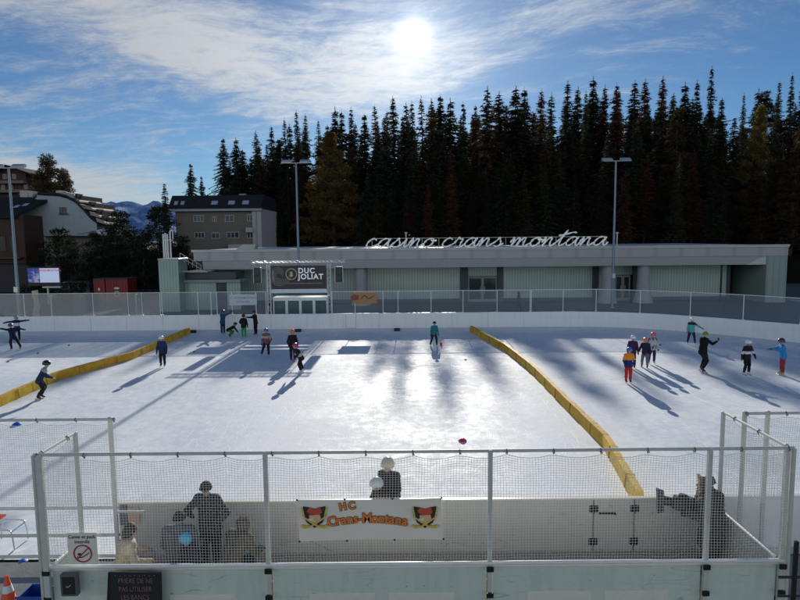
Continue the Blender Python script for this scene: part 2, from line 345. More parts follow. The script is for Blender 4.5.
def person(loc, face, H, ps, cols, label, group=None, hat=None, child=True, feet='skate', boot=(.02, .02, .02), bladec=True, vox=.011, mul=1.0, recolor=None, hair=None, extra=None, seat_z=None, skirt=0, hood=False):
    """cols: dict jacket, trousers, gloves ; front is local +Y"""
    pr = []      # (kind, a, b, ra, rb, region)
    def cap(a, b, ra, rb, reg): pr.append((Vector(a), Vector(b), ra, rb, reg))
    hk = 1.28 if child else 1.04; k = (1.12 if child else 1.0)*mul
    ln, sd_ = R(ps['lean']), R(ps['side'])
    Tx = Vector((math.sin(sd_), math.sin(ln), math.cos(ln)*math.cos(sd_))).normalized()
    O = Vector((0, 0, 0)); S = O+Tx*(.285*H); fw = Vector((0, math.cos(ln), -math.sin(ln)))
    Rt = Tx.cross(fw).normalized(); Rt = Rt if Rt.x > 0 else -Rt
    # torso
    for sgn in (-1, 1):
        cap(O+Rt*sgn*.042*H, O+Tx*.13*H+Rt*sgn*.038*H, .070*H*k, .066*H*k, 'jacket')
        cap(O+Tx*.13*H+Rt*sgn*.038*H, S-Tx*.04*H+Rt*sgn*.052*H, .066*H*k, .070*H*k, 'jacket')
        cap(O-Tx*.045*H+Rt*sgn*.046*H, O+Tx*.03*H+Rt*sgn*.042*H, .074*H*k, .071*H*k, 'jacket' if skirt == 0 else 'jacket')
    cap(S-Rt*.085*H*k, S+Rt*.085*H*k, .052*H*k, .052*H*k, 'jacket')
    if skirt:
        for a in range(8):
            t = a*math.pi/4; q = Vector((math.cos(t)*.05*H, math.sin(t)*.035*H, 0))
            cap(O+q, O+q*1.5-Vector((0, 0, skirt*H)), .05*H*k, .045*H*k, 'jacket')
    hy, hp = R(ps['head'][0]), R(ps['head'][1])
    nk = S+Tx*.035*H; Ht = (Tx*.35+Vector((0, .10, 1))).normalized()
    hc = nk+Ht*(.085*H*hk)+Vector((0, .012*H, 0))
    cap(S, hc-Ht*.03*H, .036*H, .032*H, 'skin')
    cap(S+Tx*.02*H, S+Tx*.035*H, .046*H*k, .042*H*k, 'jacket')
    HR = Matrix.Rotation(hy, 3, 'Z') @ Matrix.Rotation(-hp, 3, 'X')
    hh = .066*H*hk
    def hp_(x, y, z): return hc+HR @ Vector((x, y, z))*hh
    cap(hp_(0, -.12, .18), hp_(0, .06, .22), hh*.76, hh*.72, 'skin'); cap(hp_(0, .2, -.12), hp_(0, .28, -.5), hh*.60, hh*.42, 'skin')
    cap(hp_(0, .86, .05), hp_(0, .98, -.16), hh*.08, hh*.13, 'skin')
    for sgn in (-1, 1): cap(hp_(sgn*.76, -.02, .1), hp_(sgn*.74, -.04, -.2), hh*.14, hh*.10, 'skin')
    cls = []
    for sgn in (-1, 1): cls.append((hp_(sgn*.28, .76, .12), hp_(sgn*.30, .76, .12), hh*.10, hh*.10, 'eye'))
    cls.append((hp_(-.16, .74, -.42), hp_(.16, .74, -.42), hh*.09, hh*.09, 'lips'))
    # arms
    hands = {}
    for sgn, key in ((-1, 'la'), (1, 'ra')):
        A = S+Rt*sgn*.098*H*k-Tx*.012*H; u, f = nrm(ps[key][0]), nrm(ps[key][1])
        E = A+u*.165*H; Wr = E+f*.145*H; hands[key] = (Wr, f)
        cap(A, E, .041*H*k, .035*H*k, 'jacket'); cap(E, Wr, .036*H*k, .028*H*k, 'jacket')
        reg = 'gloves'; fd = f; sdv = fd.cross(Vector((0, 1, .2))).normalized() if abs(fd.y) < .9 else Vector((1, 0, 0))
        pal = fd.cross(sdv).normalized()
        hs = H/1.75*(1.12 if child else 1)
        cap(Wr, Wr+fd*.03*hs, .024*hs, .026*hs, reg)
        for q in (-1, 0, 1): cap(Wr+fd*.02*hs+sdv*q*.018*hs, Wr+fd*.075*hs+sdv*q*.022*hs, .019*hs, .016*hs, reg)
        for q, ln_ in ((-1.5, .056), (-.5, .072), (.5, .078), (1.5, .068)):
            b0 = Wr+fd*.085*hs+sdv*q*.020*hs; k1 = b0+(fd*.9+pal*.25)*ln_*.5*hs; k2 = k1+(fd*.65+pal*.75)*ln_*.5*hs
            cap(b0-fd*.02*hs, k1, .0105*hs, .0098*hs, reg); cap(k1, k2, .0098*hs, .0085*hs, reg)
        t0 = Wr+fd*.03*hs-sdv*.024*hs*sgn; t1 = t0+(fd*.6-sdv*sgn*.8)*.045*hs; cap(t0, t1, .013*hs, .012*hs, reg); cap(t1, t1+(fd*.9+pal*.3)*.03*hs, .012*hs, .010*hs, reg)
    # legs
    feetp = []
    for sgn, key in ((-1, 'll'), (1, 'rl')):
        Hj = O+Vector((sgn*.050*H, 0, -.02*H)); u, f = nrm(ps[key][0]), nrm(ps[key][1])
        Kn = Hj+u*.235*H; An = Kn+f*.225*H
        cap(Hj, Kn, .062*H*k, .045*H*k, 'trousers'); cap(Kn, An, .045*H*k, .034*H*k, 'trousers')
        feetp.append((An, f))
    lift = .045*H if feet == 'skate' else .022*H
    blade_h = .055*H if feet == 'skate' else .0
    zmin = min(a.z for a, _ in feetp)-(.048*H+blade_h)
    base = -zmin if seat_z is None else seat_z
    up = Vector((0, 0, base))
    pr = [(a+up, b+up, ra, rb, g) for a, b, ra, rb, g in pr]; cls = [(a+up, b+up, ra, rb, g) for a, b, ra, rb, g in cls]
    feetp = [(a+up, f) for a, f in feetp]; hc = hc+up; O = O+up; S = S+up
    for k_ in hands: hands[k_] = (hands[k_][0]+up, hands[k_][1])
    # feet inside body mesh (trouser cuffs end at boots)
    mb = MB()
    for a, b, ra, rb, g in pr:
        d = (b-a); n = 5 if min(ra, rb) > .02 else 3
        dn = d.normalized() if d.length > 1e-6 else Vector((0, 0, 1))
        pts = []; rs = []
        for j in range(n): t = math.pi/2*(1-j/n); pts.append(a-dn*ra*math.sin(t)); rs.append(max(ra*math.cos(t), 1e-4))
        pts += [a, b]; rs += [ra, rb]
        for j in range(1, n+1): t = math.pi/2*j/n; pts.append(b+dn*rb*math.sin(t)); rs.append(max(rb*math.cos(t), 1e-4))
        mb.tube(pts, rs, 12 if min(ra, rb) > .02 else 8)
    me = bpy.data.meshes.new('b'); me.from_pydata(mb.v, [], mb.f)
    tmp = bpy.data.objects.new('tmp', me); COL.objects.link(tmp)
    rm = tmp.modifiers.new('r', 'REMESH'); rm.mode = 'VOXEL'; rm.voxel_size = vox
    sm = tmp.modifiers.new('s', 'SMOOTH'); sm.factor = .5; sm.iterations = 3
    dg = bpy.context.evaluated_depsgraph_get(); bme = bpy.data.meshes.new_from_object(tmp.evaluated_get(dg)); bpy.data.objects.remove(tmp); bpy.data.meshes.remove(me)
    nv_ = len(bme.vertices); vc = np.empty(nv_*3); bme.vertices.foreach_get('co', vc); vc = vc.reshape(-1, 3); vn = np.empty(nv_*3); bme.vertices.foreach_get('normal', vn); vn = vn.reshape(-1, 3)
    x_, y_, z_ = vc[:, 0], vc[:, 1], vc[:, 2]; dh = np.linalg.norm(vc-np.array(hc), axis=1); hm_ = np.clip((dh-hh*1.5)/(hh*.8), 0, 1)
    for k_ in hands: hm_ *= np.clip((np.linalg.norm(vc-np.array(hands[k_][0]+hands[k_][1]*.06), axis=1)-.10)/.05, 0, 1)
    fo = np.sin(z_*34+3*np.sin(x_*13+y_*9)+2*np.sin(z_*7))*.5+np.sin(z_*61+x_*38+2.5*np.sin(y_*23))*.3+np.sin((x_-y_)*47+4*np.sin(z_*11))*.25
    vc = vc+vn*(fo*hm_*.0085)[:, None]; bme.vertices.foreach_set('co', vc.ravel())
    nf = len(bme.polygons); cen = np.empty(nf*3); bme.polygons.foreach_get('center', cen); cen = cen.reshape(-1, 3)
    regs = ['skin', 'jacket', 'trousers', 'gloves', 'eye', 'lips', 'alt1', 'alt2']
    best = np.full(nf, 1e9); idx = np.zeros(nf, int)
    for a, b, ra, rb, g in pr:
        dd = seg_d(cen, a, b, ra, rb); q = dd < best; best[q] = dd[q]; idx[q] = regs.index(g)
    for a, b, ra, rb, g in cls:
        dd = seg_d(cen, a, b, ra, rb); q = (dd < 0) & (idx == 0); idx[q] = regs.index(g)
    hem = float(O.z)
    if recolor:
        tt = ((cen-np.array(O))@np.array(Tx))/(.285*H)      # 0 hips .. 1 shoulders
        idx = recolor(idx, tt, cen, H)
    def cm(key, default):
        c = cols.get(key, default)
        if c is None: return SKIN
        return cloth('cloth_%d_%d_%d' % tuple(int(x*255) for x in c), c)
    ml = [SKIN, cm('jacket', (.02, .02, .03)), cm('trousers', (.02, .02, .02)), cm('gloves', (.02, .02, .02)), DKREG, LIP, cm('alt1', (.6, .6, .6)), cm('alt2', (.1, .1, .1))]
    for q in ml: bme.materials.append(q)
    bme.polygons.foreach_set('material_index', idx.astype(np.int32)); bme.polygons.foreach_set('use_smooth', [True]*nf)
    bme.name = 'body'
    root = thing('person', loc, label, 'person', group, R(face)); ORG[root] = Vector((0, 0, 0))
    bo = bpy.data.objects.new('body', bme); COL.objects.link(bo); bo.parent = root
    # footwear
    for An, f in feetp:
        fd = nrm((f.x*.3, 1, -.05 + (-.35 if f.y < -.35 else 0))); uu = -f
        ft = MB(); sole = An-Vector((0, 0, .034*H))
        bs = H*1.0
        ft.tube([An+uu*.05*bs, An+uu*.01*bs, An-Vector((0, 0, .015*bs)), sole+fd*.0*bs-Vector((0, 0, .004*bs))], [.036*bs, .034*bs, .034*bs, .026*bs], 10)
        ft.ell(sole+fd*.035*bs, (.030*bs, .072*bs, .026*bs), 12, 7, rot=fd.to_track_quat('Y', 'Z').to_matrix())
        if feet == 'skate':
            o = ft.build('skate', mat('boot_%d_%d_%d' % tuple(int(x*99) for x in boot), boot, .4), root, True)
            bl = MB(); q = fd.to_track_quat('Y', 'Z').to_matrix(); c0 = sole+fd*.03*bs-(q @ Vector((0, 0, 1)))*.048*bs
            pf = [(-.085, .012), (.085, .012), (.10, .0), (.09, -.020), (-.085, -.020), (-.095, -.005)]
            vs = [c0+q @ Vector((sx*.0035*bs, y*bs, z*bs)) for sx in (-1, 1) for y, z in pf]; n = 6
            bl.add(vs, [tuple(range(5, -1, -1)), tuple(range(6, 12))]+[(i, (i+1) % n, (i+1) % n+n, i+n) for i in range(n)])
            for yy in (-.05, .05):
                a = c0+q @ Vector((0, yy*bs, .008*bs)); bl.tube([a, a+(q @ Vector((0, 0, 1)))*.03*bs], .012*bs, 6)
            b_ = bl.build('blade', mat('steel', (.6, .62, .65), .25, .9), o)
        else: ft.build('shoe', mat('boot_%d_%d_%d' % tuple(int(x*99) for x in boot), boot, .5), root, True)
    # headwear
    if hat:
        kind, hcol = hat[0], hat[1]
        mb = MB(); nu, nv = 28, 12; vs = []; fs = []
        low = {'helmet': (1.62, 1.98), 'beanie': (1.50, 1.75), 'cap': (1.48, 1.72)}[kind]; rr = {'helmet': (1.02, 1.20, 1.10), 'beanie': (.87, 1.02, 1.0), 'cap': (.86, 1.0, .92)}[kind]
        for j in range(nv+1):
            for i in range(nu):
                t = 2*math.pi*i/nu; fr = (math.sin(t)+1)/2         # 1 at front
                end = low[0]+(low[1]-low[0])*(1-fr)**.6; ph = end*j/nv
                rb_ = 1+(.035*math.cos(t*2+1.57)*math.sin(ph*2) if kind == 'helmet' else .02*math.sin(t*14)*math.sin(ph))
                if kind == 'helmet' and 2 < j < 9 and i % 7 in (2, 3): rb_ -= .06
                vs.append(hc+HR @ Vector((rr[0]*rb_*math.sin(ph)*math.cos(t), -.06+rr[1]*rb_*math.sin(ph)*math.sin(t), .16+rr[2]*rb_*math.cos(ph)))*hh)
        fs = [(j*nu+i, (j+1)*nu+i, (j+1)*nu+(i+1) % nu, j*nu+(i+1) % nu) for j in range(nv) for i in range(nu)]
        mb.add(vs, fs)
        if kind == 'helmet' or kind == 'beanie': mb.tube(vs[nv*nu:(nv+1)*nu]+[vs[nv*nu]], hh*(.06 if kind == 'helmet' else .1), 6, cap=False)
        if kind == 'cap':
            mb.add([hc+HR @ Vector(q)*hh for q in ((-.6, .7, .25), (.6, .7, .25), (.45, 1.45, .15), (-.45, 1.45, .15), (-.6, .7, .18), (.6, .7, .18), (.45, 1.45, .09), (-.45, 1.45, .09))], [(0, 1, 2, 3), (7, 6, 5, 4), (2, 3, 7, 6), (0, 3, 7, 4), (1, 2, 6, 5)])
        if kind == 'beanie' and len(hat) > 2: mb.ell(hc+HR @ Vector((0, -.1, 1.3))*hh, (hh*.3,)*3, 10, 7)
        hm = mat(kind+'_%d_%d_%d' % tuple(int(x*99) for x in hcol), hcol, .3 if kind == 'helmet' else .9, bump=0 if kind == 'helmet' else .5, bscale=60)
        mb.build(kind, hm, root, True)
        if kind == 'helmet':
            sb = MB(); sb.tube([hp_(-.82, .1, -.1), hp_(-.6, .35, -.7), hp_(0, .5, -1.02), hp_(.6, .35, -.7), hp_(.82, .1, -.1)], hh*.05, 5); sb.build('chin_strap', BLACK, root)
    if hair:
        mb = MB(); q = [hc+HR @ Vector(v)*hh for v in ((0, -.25, .25), (0, -.55, -.4), (0, -.62, -1.3), (.05, -.55, -hair[1])) ]
        mb.tube(catmull(q, 4), [hh*(.95-.035*i) if i > 1 else hh*.8 for i in range(len(catmull(q, 4)))], 12)
        mb.ell(hc+HR @ Vector((0, -.16, .24))*hh, (hh*.90, hh*.93, hh*.92), 16, 10)
        mb.build('hair', mat('hair_%d' % int(hair[0][0]*500), hair[0], .7, var=.4, vscale=40, bump=.7, bscale=90), root, True)
    if hood:      # fur-edged hood around the head, open at the front
        mb = MB(); nu, nv = 24, 12; vs = []
        for j in range(nv+1):
            ph = (math.pi*.62)*j/nv
            for i in range(nu):
                t = 2*math.pi*i/nu; v = Vector((1.15*math.sin(ph)*math.cos(t), -math.cos(ph)*1.15+.1, 1.22*math.sin(ph)*math.sin(t)+.02)); vs.append(hc+HR @ v*hh)
        mb.add(vs, [(j*nu+i, (j+1)*nu+i, (j+1)*nu+(i+1) % nu, j*nu+(i+1) % nu) for j in range(nv) for i in range(nu)])
        ho = mb.build('hood', cm('jacket', (.02, .02, .03)), root, True)
        fb = MB(); rg = random.Random(3)
        for i in range(160):
            p = vs[nv*nu+rg.randrange(nu)].lerp(vs[nv*nu+rg.randrange(nu)], 0)+Vector((rg.uniform(-1, 1), rg.uniform(-1, 1), rg.uniform(-1, 1)))*hh*.18
            q = (p-hc).normalized()*hh*.45+Vector((rg.uniform(-1, 1), rg.uniform(-1, 1), rg.uniform(-1, 1)))*hh*.15
            fb.tube([p, p+q], [hh*.07, hh*.01], 3)
        fb.build('fur_trim', mat('fur', (.38, .29, .19), .95, var=.3, vscale=30), ho)
    if extra: extra(root, hands, hc, hh, H, S, O)
    return root
NV, BK = (.012, .022, .06), (.012, .012, .014)
SKG = None
def ice(px, py): g = G(px, py); return (g.x, g.y, 0)
bend = dict(lean=28, la=[(-.5, -.1, -1), (-.2, .8, -.6)], ra=[(.5, .2, -1), (.2, .9, -.3)], ll=[(-.15, .55, -1), (0, -.5, -1)], rl=[(.15, .3, -1), (.1, -.7, -1)], head=(0, 10))
def stripe(lo, hi, reg=6):
    def f(idx, tt, cen, H):
        q = (idx == 1) & (tt > lo) & (tt < hi); idx[q] = reg; return idx
    return f
HX = {}
person(ice(18, 341), 200, 1.45, pose(la=[(-1, .1, .15), (-1, .2, .1)], ra=[(1, .1, .05), (1, .1, -.2)], rl=[(.25, .2, -1), (.1, -.2, -1)]), dict(jacket=NV, trousers=BK, alt1=(.55, .56, .6)), 'child in navy with pale chest and grey helmet, arms stretched straight out', hat=('helmet', (.25, .27, .3)), recolor=stripe(.3, .8))
person(ice(14, 350), 60, 1.45, pose(lean=18, la=[(-1, .4, .35), (-1, .3, .3)], ra=[(.8, -.6, .1), (.9, -.4, -.3)], ll=[(-.1, .4, -1), (0, -.3, -1)], rl=[(.3, -.55, -1), (.2, -.5, -1)]), dict(jacket=(.012, .02, .05), trousers=BK), 'child skater all in dark navy gliding on one leg with one arm raised', hat=('helmet', (.05, .07, .12)))
person(ice(41, 399), -60, 1.50, pose(**bend), dict(jacket=(.02, .035, .09), trousers=(.02, .02, .022), gloves=(.5, .5, .5), alt1=(.3, .32, .36)), 'skater in navy jacket with grey shoulders and black helmet striding beside the left yellow barrier', hat=('helmet', (.02, .02, .03)), recolor=stripe(.82, 1.6))
person(ice(163, 367), 185, 1.42, pose(la=[(-.3, .05, -1), (-.05, .35, -1)]), dict(jacket=(.018, .03, .09), trousers=BK), 'child in navy jacket and white helmet standing alone by the end of the left barrier', hat=('helmet', (.75, .76, .76)), boot=(.3, .3, .3))
bl = person(ice(223, 334), -15, 1.45, pose(lean=12, ra=[(.7, .6, .5), (.7, .4, .6)], la=[(-.2, .9, .2), (-.1, 1, .1)]), dict(jacket=(.02, .06, .16), trousers=NV), 'child in blue jacket reaching up against the far boards', hat=('helmet', (.03, .04, .08)))
person(ice(229, 337), -70, 1.30, pose(lean=62, la=[(-.3, .6, -.8), (0, .6, -.9)], ra=[(.3, .6, -.8), (0, .6, -.9)], ll=[(-.15, .9, -.4), (0, -.8, -.6)], rl=[(.2, .8, -.6), (0, -.9, -.5)]), dict(jacket=BK, trousers=(.03, .22, .06)), 'child in green trousers crouched on the ice beside the blue jacket child', hat=('helmet', (.02, .02, .02)))
person(ice(244, 338), 0, 1.38, pose(la=[(-.5, .3, -.8), (.2, .8, -.5)]), dict(jacket=BK, trousers=(.02, .30, .08)), 'child in black top and bright green trousers standing near the far boards', hat=('helmet', (.02, .02, .02)))
person(ice(256, 335), 75, 1.48, pose(lean=8, la=[(-.3, .9, -.3), (-.2, 1, .05)], ra=[(.2, .7, -.6), (.1, 1, 0)]), dict(jacket=(.015, .015, .018), trousers=BK), 'person all in black holding both arms out towards the child in green trousers', hat=('beanie', (.02, .02, .025)))
person(ice(267, 357), 190, 1.42, pose(lean=14, la=[(-.5, .1, -1), (.3, .7, -.6)], rl=[(.35, .2, -1), (.3, -.3, -1)]), dict(jacket=(.22, .09, .10), trousers=(.02, .02, .03), alt1=(.35, .33, .34)), 'child in dusty pink and grey top with blue helmet standing on the shaded ice', hat=('helmet', (.05, .14, .42)), recolor=stripe(.55, .9), boot=(.4, .4, .4))
person(ice(293, 361), 200, 1.48, pose(ra=[(.4, .2, -1), (.0, .8, -.5)]), dict(jacket=BK, trousers=(.025, .02, .02)), 'child all in black with bright orange helmet standing on the ice', hat=('helmet', (.75, .16, .04)))
person(ice(301, 373), 130, 1.42, pose(lean=30, la=[(-.4, .5, -1), (-.1, .8, -.5)], ra=[(.6, -.5, -.7), (.6, -.2, -.7)], ll=[(-.15, .6, -1), (0, -.35, -1)], rl=[(.35, -.35, -1), (.25, -.5, -1)]), dict(jacket=(.02, .02, .03), trousers=BK, alt1=(.45, .40, .42), gloves=(.35, .05, .08)), 'child with magenta helmet and pale sleeves pushing off on one skate', hat=('helmet', (.42, .03, .16)), recolor=stripe(.2, .6), boot=(.6, .6, .6))
person(ice(434, 346), 195, 1.34, pose(lean=10, ll=[(-.2, .25, -1), (-.12, -.15, -1)], rl=[(.22, .1, -1), (.2, -.3, -1)]), dict(jacket=(.03, .17, .20), trousers=(.015, .02, .03)), 'child in teal jacket and dark hat beside the small red cone in mid rink', hat=('beanie', (.02, .02, .02)), boot=(.02, .02, .02))
def half(lo_reg=7, cut=.45):
    def f(idx, tt, cen, H):
        q = (idx == 1) & (tt < cut); idx[q] = lo_reg; return idx
    return f
person(ice(628, 383), 178, 1.40, pose(la=[(-.35, .2, -1), (.2, .6, -.9)], ra=[(.35, .2, -1), (-.2, .6, -.9)]), dict(jacket=(.70, .24, .03), trousers=(.45, .03, .02), alt2=(.02, .035, .16), gloves=(.02, .03, .1)), 'child in orange and blue jacket with red trousers and blue helmet', hat=('helmet', (.05, .16, .5)), recolor=half(7, .5))
person(ice(632, 368), 170, 1.42, pose(), dict(jacket=(.05, .02, .07), trousers=BK), 'child in dark plum jacket and white helmet behind the orange jacket child', hat=('helmet', (.75, .78, .8)))
person(ice(645, 368), 150, 1.38, pose(lean=14, ll=[(-.1, .4, -1), (0, -.4, -1)], rl=[(.2, 0, -1), (.1, -.5, -1)], ra=[(.4, .3, -1), (.1, .9, -.4)]), dict(jacket=(.02, .025, .05), trousers=(.14, .15, .18), gloves=(.4, .05, .05)), 'child with orange helmet, navy top and grey trousers leaning forward', hat=('helmet', (.80, .17, .05)))
person(ice(652, 364), 175, 1.42, pose(ra=[(.4, .1, -1), (.1, .5, -1)], rl=[(.2, .1, -1), (.05, -.2, -1)]), dict(jacket=(.45, .47, .48), trousers=(.02, .03, .08), alt2=(.10, .11, .14)), 'child with pink helmet and white patterned jacket, back of the group by the boards', hat=('helmet', (.75, .08, .2)), recolor=lambda idx, tt, cen, H: np.where((idx == 1) & (np.sin(cen[:, 2]*15+2*np.sin(cen[:, 0]*23+1))*np.sin(cen[:, 0]*19+cen[:, 1]*11) > .35), 7, idx), boot=(.6, .6, .6))
person(ice(691, 344), 160, 1.40, pose(la=[(-.9, .2, -.6), (-.8, .5, -.4)], ll=[(-.25, .1, -1), (-.15, -.1, -1)], rl=[(.22, .2, -1), (.15, -.2, -1)]), dict(jacket=(.10, .42, .42), trousers=(.02, .03, .07), alt2=(.015, .03, .07), gloves=(.5, .08, .1)), 'child in turquoise jacket with dark collar and white helmet near the boards', hat=('helmet', (.7, .72, .74)), recolor=lambda idx, tt, cen, H: np.where((idx == 1) & (tt > .85), 7, idx))
def phone(root, hands, hc, hh, H, S, O):
    p = hands['ra'][0]+hands['ra'][1]*.10; mb = MB(); mb.bbox(p.x-.045, p.y-.006, p.z-.03, p.x+.045, p.y+.006, p.z+.12, .005); o = mb.build('phone', BLACK, None)
    o.parent = None; T(o, 'small black phone held up by the man in black on the ice', 'phone'); o.matrix_world = Matrix.Translation(root.location) @ Matrix.Rotation(root.rotation_euler.z, 4, 'Z')
person(ice(702, 372), -75, 1.84, pose(lean=6, la=[(-.15, .75, -.7), (.3, 1, .35)], ra=[(.15, .8, -.55), (-.05, 1, .45)], ll=[(-.1, .62, -1), (0, -.42, -1)], rl=[(.1, .30, -1), (0, -.65, -1)]), dict(jacket=(.008, .009, .010), trousers=(.012, .012, .013), gloves=None), 'man all in black with bright green cap holding up a phone', hat=('beanie', (.10, .28, .03)), child=False, extra=phone)
person(ice(746, 375), 195, 1.45, pose(la=[(-.6, .1, -1), (-.35, .25, -1)], ra=[(.35, -.2, -1), (.15, .1, -1)], ll=[(-.14, .1, -1), (-.05, -.1, -1)], rl=[(.14, .25, -1), (.05, -.2, -1)]), dict(jacket=(.015, .012, .018), trousers=BK, alt1=(.62, .58, .62)), 'girl in black with a white chest stripe, white helmet and white skates', hat=('helmet', (.72, .73, .74)), boot=(.75, .77, .8), recolor=stripe(.32, .62))
person(ice(782, 375), 75, 1.50, pose(lean=8, la=[(-.2, .8, -.5), (0, 1, .2)], ra=[(.2, .8, -.6), (0, 1, -.05)]), dict(jacket=(.03, .22, .52), trousers=(.28, .03, .04)), 'child in bright blue jacket, dark red trousers and navy helmet reaching forward', hat=('helmet', (.03, .035, .08)), boot=(.35, .4, .1))
# pair by the near board
g1 = G(391, 520); g2 = G(380, 521)
person((g1.x+.02, 11.95, 0), 160, 1.62, pose(lean=14, la=[(-.3, .6, -.8), (.2, .8, -.4)], ra=[(.25, .3, -1), (.2, .7, -.7)]), dict(jacket=(.02, .02, .022), trousers=BK, alt1=(.5, .52, .52)), 'taller child in black with cream helmet leaning at the near board', hat=('helmet', (.62, .58, .42)), vox=.0072, recolor=lambda idx, tt, cen, H: np.where((idx == 1) & (cen[:, 0] > .20) & (tt > .1), 6, idx))
person((g2.x+.24, 11.62, 0), 120, 1.42, pose(lean=34, la=[(-.3, .6, -.8), (.2, .8, -.4)], ra=[(.25, .5, -1), (.2, .7, -.7)]), dict(jacket=(.02, .02, .022), trousers=BK), 'shorter child in black with silver white helmet bent down behind the club banner', hat=('helmet', (.66, .70, .74)), vox=.0072)
# bench side people
sit = dict(lean=10, ll=[(-.15, 1, -.12), (0, .12, -1)], rl=[(.15, 1, -.12), (0, .12, -1)], la=[(-.25, .25, -1), (.1, .9, -.2)], ra=[(.25, .25, -1), (-.1, .9, -.2)])
BZ = .12   # bench platform level
p = D(123, 540, 9.75)
person((p.x-.05, 9.75, BZ), -60, 1.66, pose(**{**sit, 'lean': 16}), dict(jacket=(.50, .42, .30), trousers=(.03, .03, .04), gloves=None), 'woman with long brown hair and beige coat seated at the left end of the bench', hair=((.045, .028, .018), 1.9), child=False, feet='shoe', vox=.0072, seat_z=.50, mul=1.22)
p = D(176, 540, 9.9)
person((p.x, 9.95, BZ), 0, 1.74, pose(**{**sit, 'lean': 12}), dict(jacket=(.11, .12, .14), trousers=BK), 'person in grey padded jacket and dark beanie sitting with their back to the terrace', hat=('beanie', (.018, .02, .03)), child=False, feet='shoe', vox=.0072, seat_z=.53, mul=1.28)
p = D(210, 540, 10.5)
person((p.x, 10.55, BZ), 172, 1.74, pose(lean=8, la=[(-.75, .2, -.8), (.7, .5, -.75)], ra=[(.75, .2, -.8), (-.6, .7, .1)], head=(5, 10)), dict(jacket=(.03, .03, .035), trousers=(.02, .02, .022), alt1=(.14, .14, .15)), 'coach in dark patterned jacket and black cap standing by the board facing the bench', hat=('beanie', (.015, .015, .018)), child=False, feet='shoe', vox=.0072, mul=1.1, recolor=lambda idx, tt, cen, H: np.where((idx == 1) & (np.sin(cen[:, 2]*60+np.sin(cen[:, 0]*53)*2.5+np.sin(cen[:, 2]*17)) > .9), 6, idx))
p = D(227, 540, 9.9)
person((p.x+.03, 9.9, BZ), -25, 1.60, pose(**{**sit, 'lean': 38}), dict(jacket=(.10, .085, .06), trousers=BK), 'person hunched on the bench in a brown coat with fur edged hood', child=False, feet='shoe', vox=.0072, seat_z=.50, mul=1.30, hood=True)
p = D(194, 540, 9.75)
person((p.x+.02, 9.72, BZ), 60, 1.18, pose(**{**sit, 'lean': 30}), dict(jacket=(.03, .03, .04), trousers=BK), 'small child with bright sky blue helmet sitting between the two adults', hat=('helmet', (.05, .42, .72)), feet='skate', vox=.0072, seat_z=.52)
def camc(root, hands, hc, hh, H, S, O):
    a, b = hands['ra'][0], hands['la'][0]; c = (a+b)/2+Vector((0, .06, .04)); t = thing('video_camera', (0, 0, 0), 'large black video camera held out over the board by the hooded person', 'camera'); 
    mb = MB(); mb.bbox(c.x-.10, c.y-.16, c.z-.12, c.x+.10, c.y+.22, c.z+.12, .03); mb.build('camera_body', BLACK, t)
    mb = MB(); mb.tube([(c.x, c.y+.22, c.z), (c.x, c.y+.36, c.z)], [.075, .085], 16); mb.build('lens', mat('lens_black', (.012, .012, .014), .25), t, True)
    mb = MB(); mb.prism([(c.y+.34, c.z-.16), (c.y+.46, c.z-.20), (c.y+.48, c.z+.17), (c.y+.34, c.z+.13)], c.x-.15, c.x+.15, 'x'); mb.build('matte_box', BLACK, t)
    mb = MB(); mb.bbox(c.x-.13, c.y-.06, c.z+.10, c.x+.02, c.y+.13, c.z+.19, .03); mb.build('viewfinder', DARKM, t)
    mb = MB(); mb.bbox(c.x-.06, c.y-.05, c.z-.24, c.x+.06, c.y+.06, c.z-.11, .02); mb.build('battery_grip', BLACK, t)
    t.location = root.location; t.rotation_euler.z = root.rotation_euler.z
p = D(700, 540, 10.3)
person((p.x+.20, 10.35, BZ), 68, 1.74, pose(lean=10, la=[(-.30, .20, -.95), (.25, 1, .28)], ra=[(.30, .20, -.95), (-.25, 1, .28)]), dict(jacket=(.055, .05, .042), trousers=(.035, .033, .03)), 'hooded person in long dark coat filming from the right end of the bench', child=False, feet='shoe', vox=.0072, mul=1.46, skirt=.22, hood=True, extra=camc)
person((p.x+.42, 10.72, BZ), 110, 1.66, pose(lean=8), dict(jacket=(.06, .05, .045), trousers=(.03, .03, .03)), 'person in dark brown coat and knitted hat standing behind the one who films', hat=('beanie', (.06, .05, .045)), child=False, feet='shoe', vox=.0072, mul=1.2, skirt=.2)
pp = D(519, 297, 50)
person((pp.x, 50, 0), 90, 1.7, pose(ll=[(-.05, .3, -1), (0, -.1, -1)], rl=[(.05, -.2, -1), (0, -.35, -1)]), dict(jacket=(.02, .025, .035), trousers=BK), 'passer-by in dark clothes walking behind the far fence past the casino door', child=False, feet='shoe', vox=.014, hair=((.05, .04, .03), 1.0))
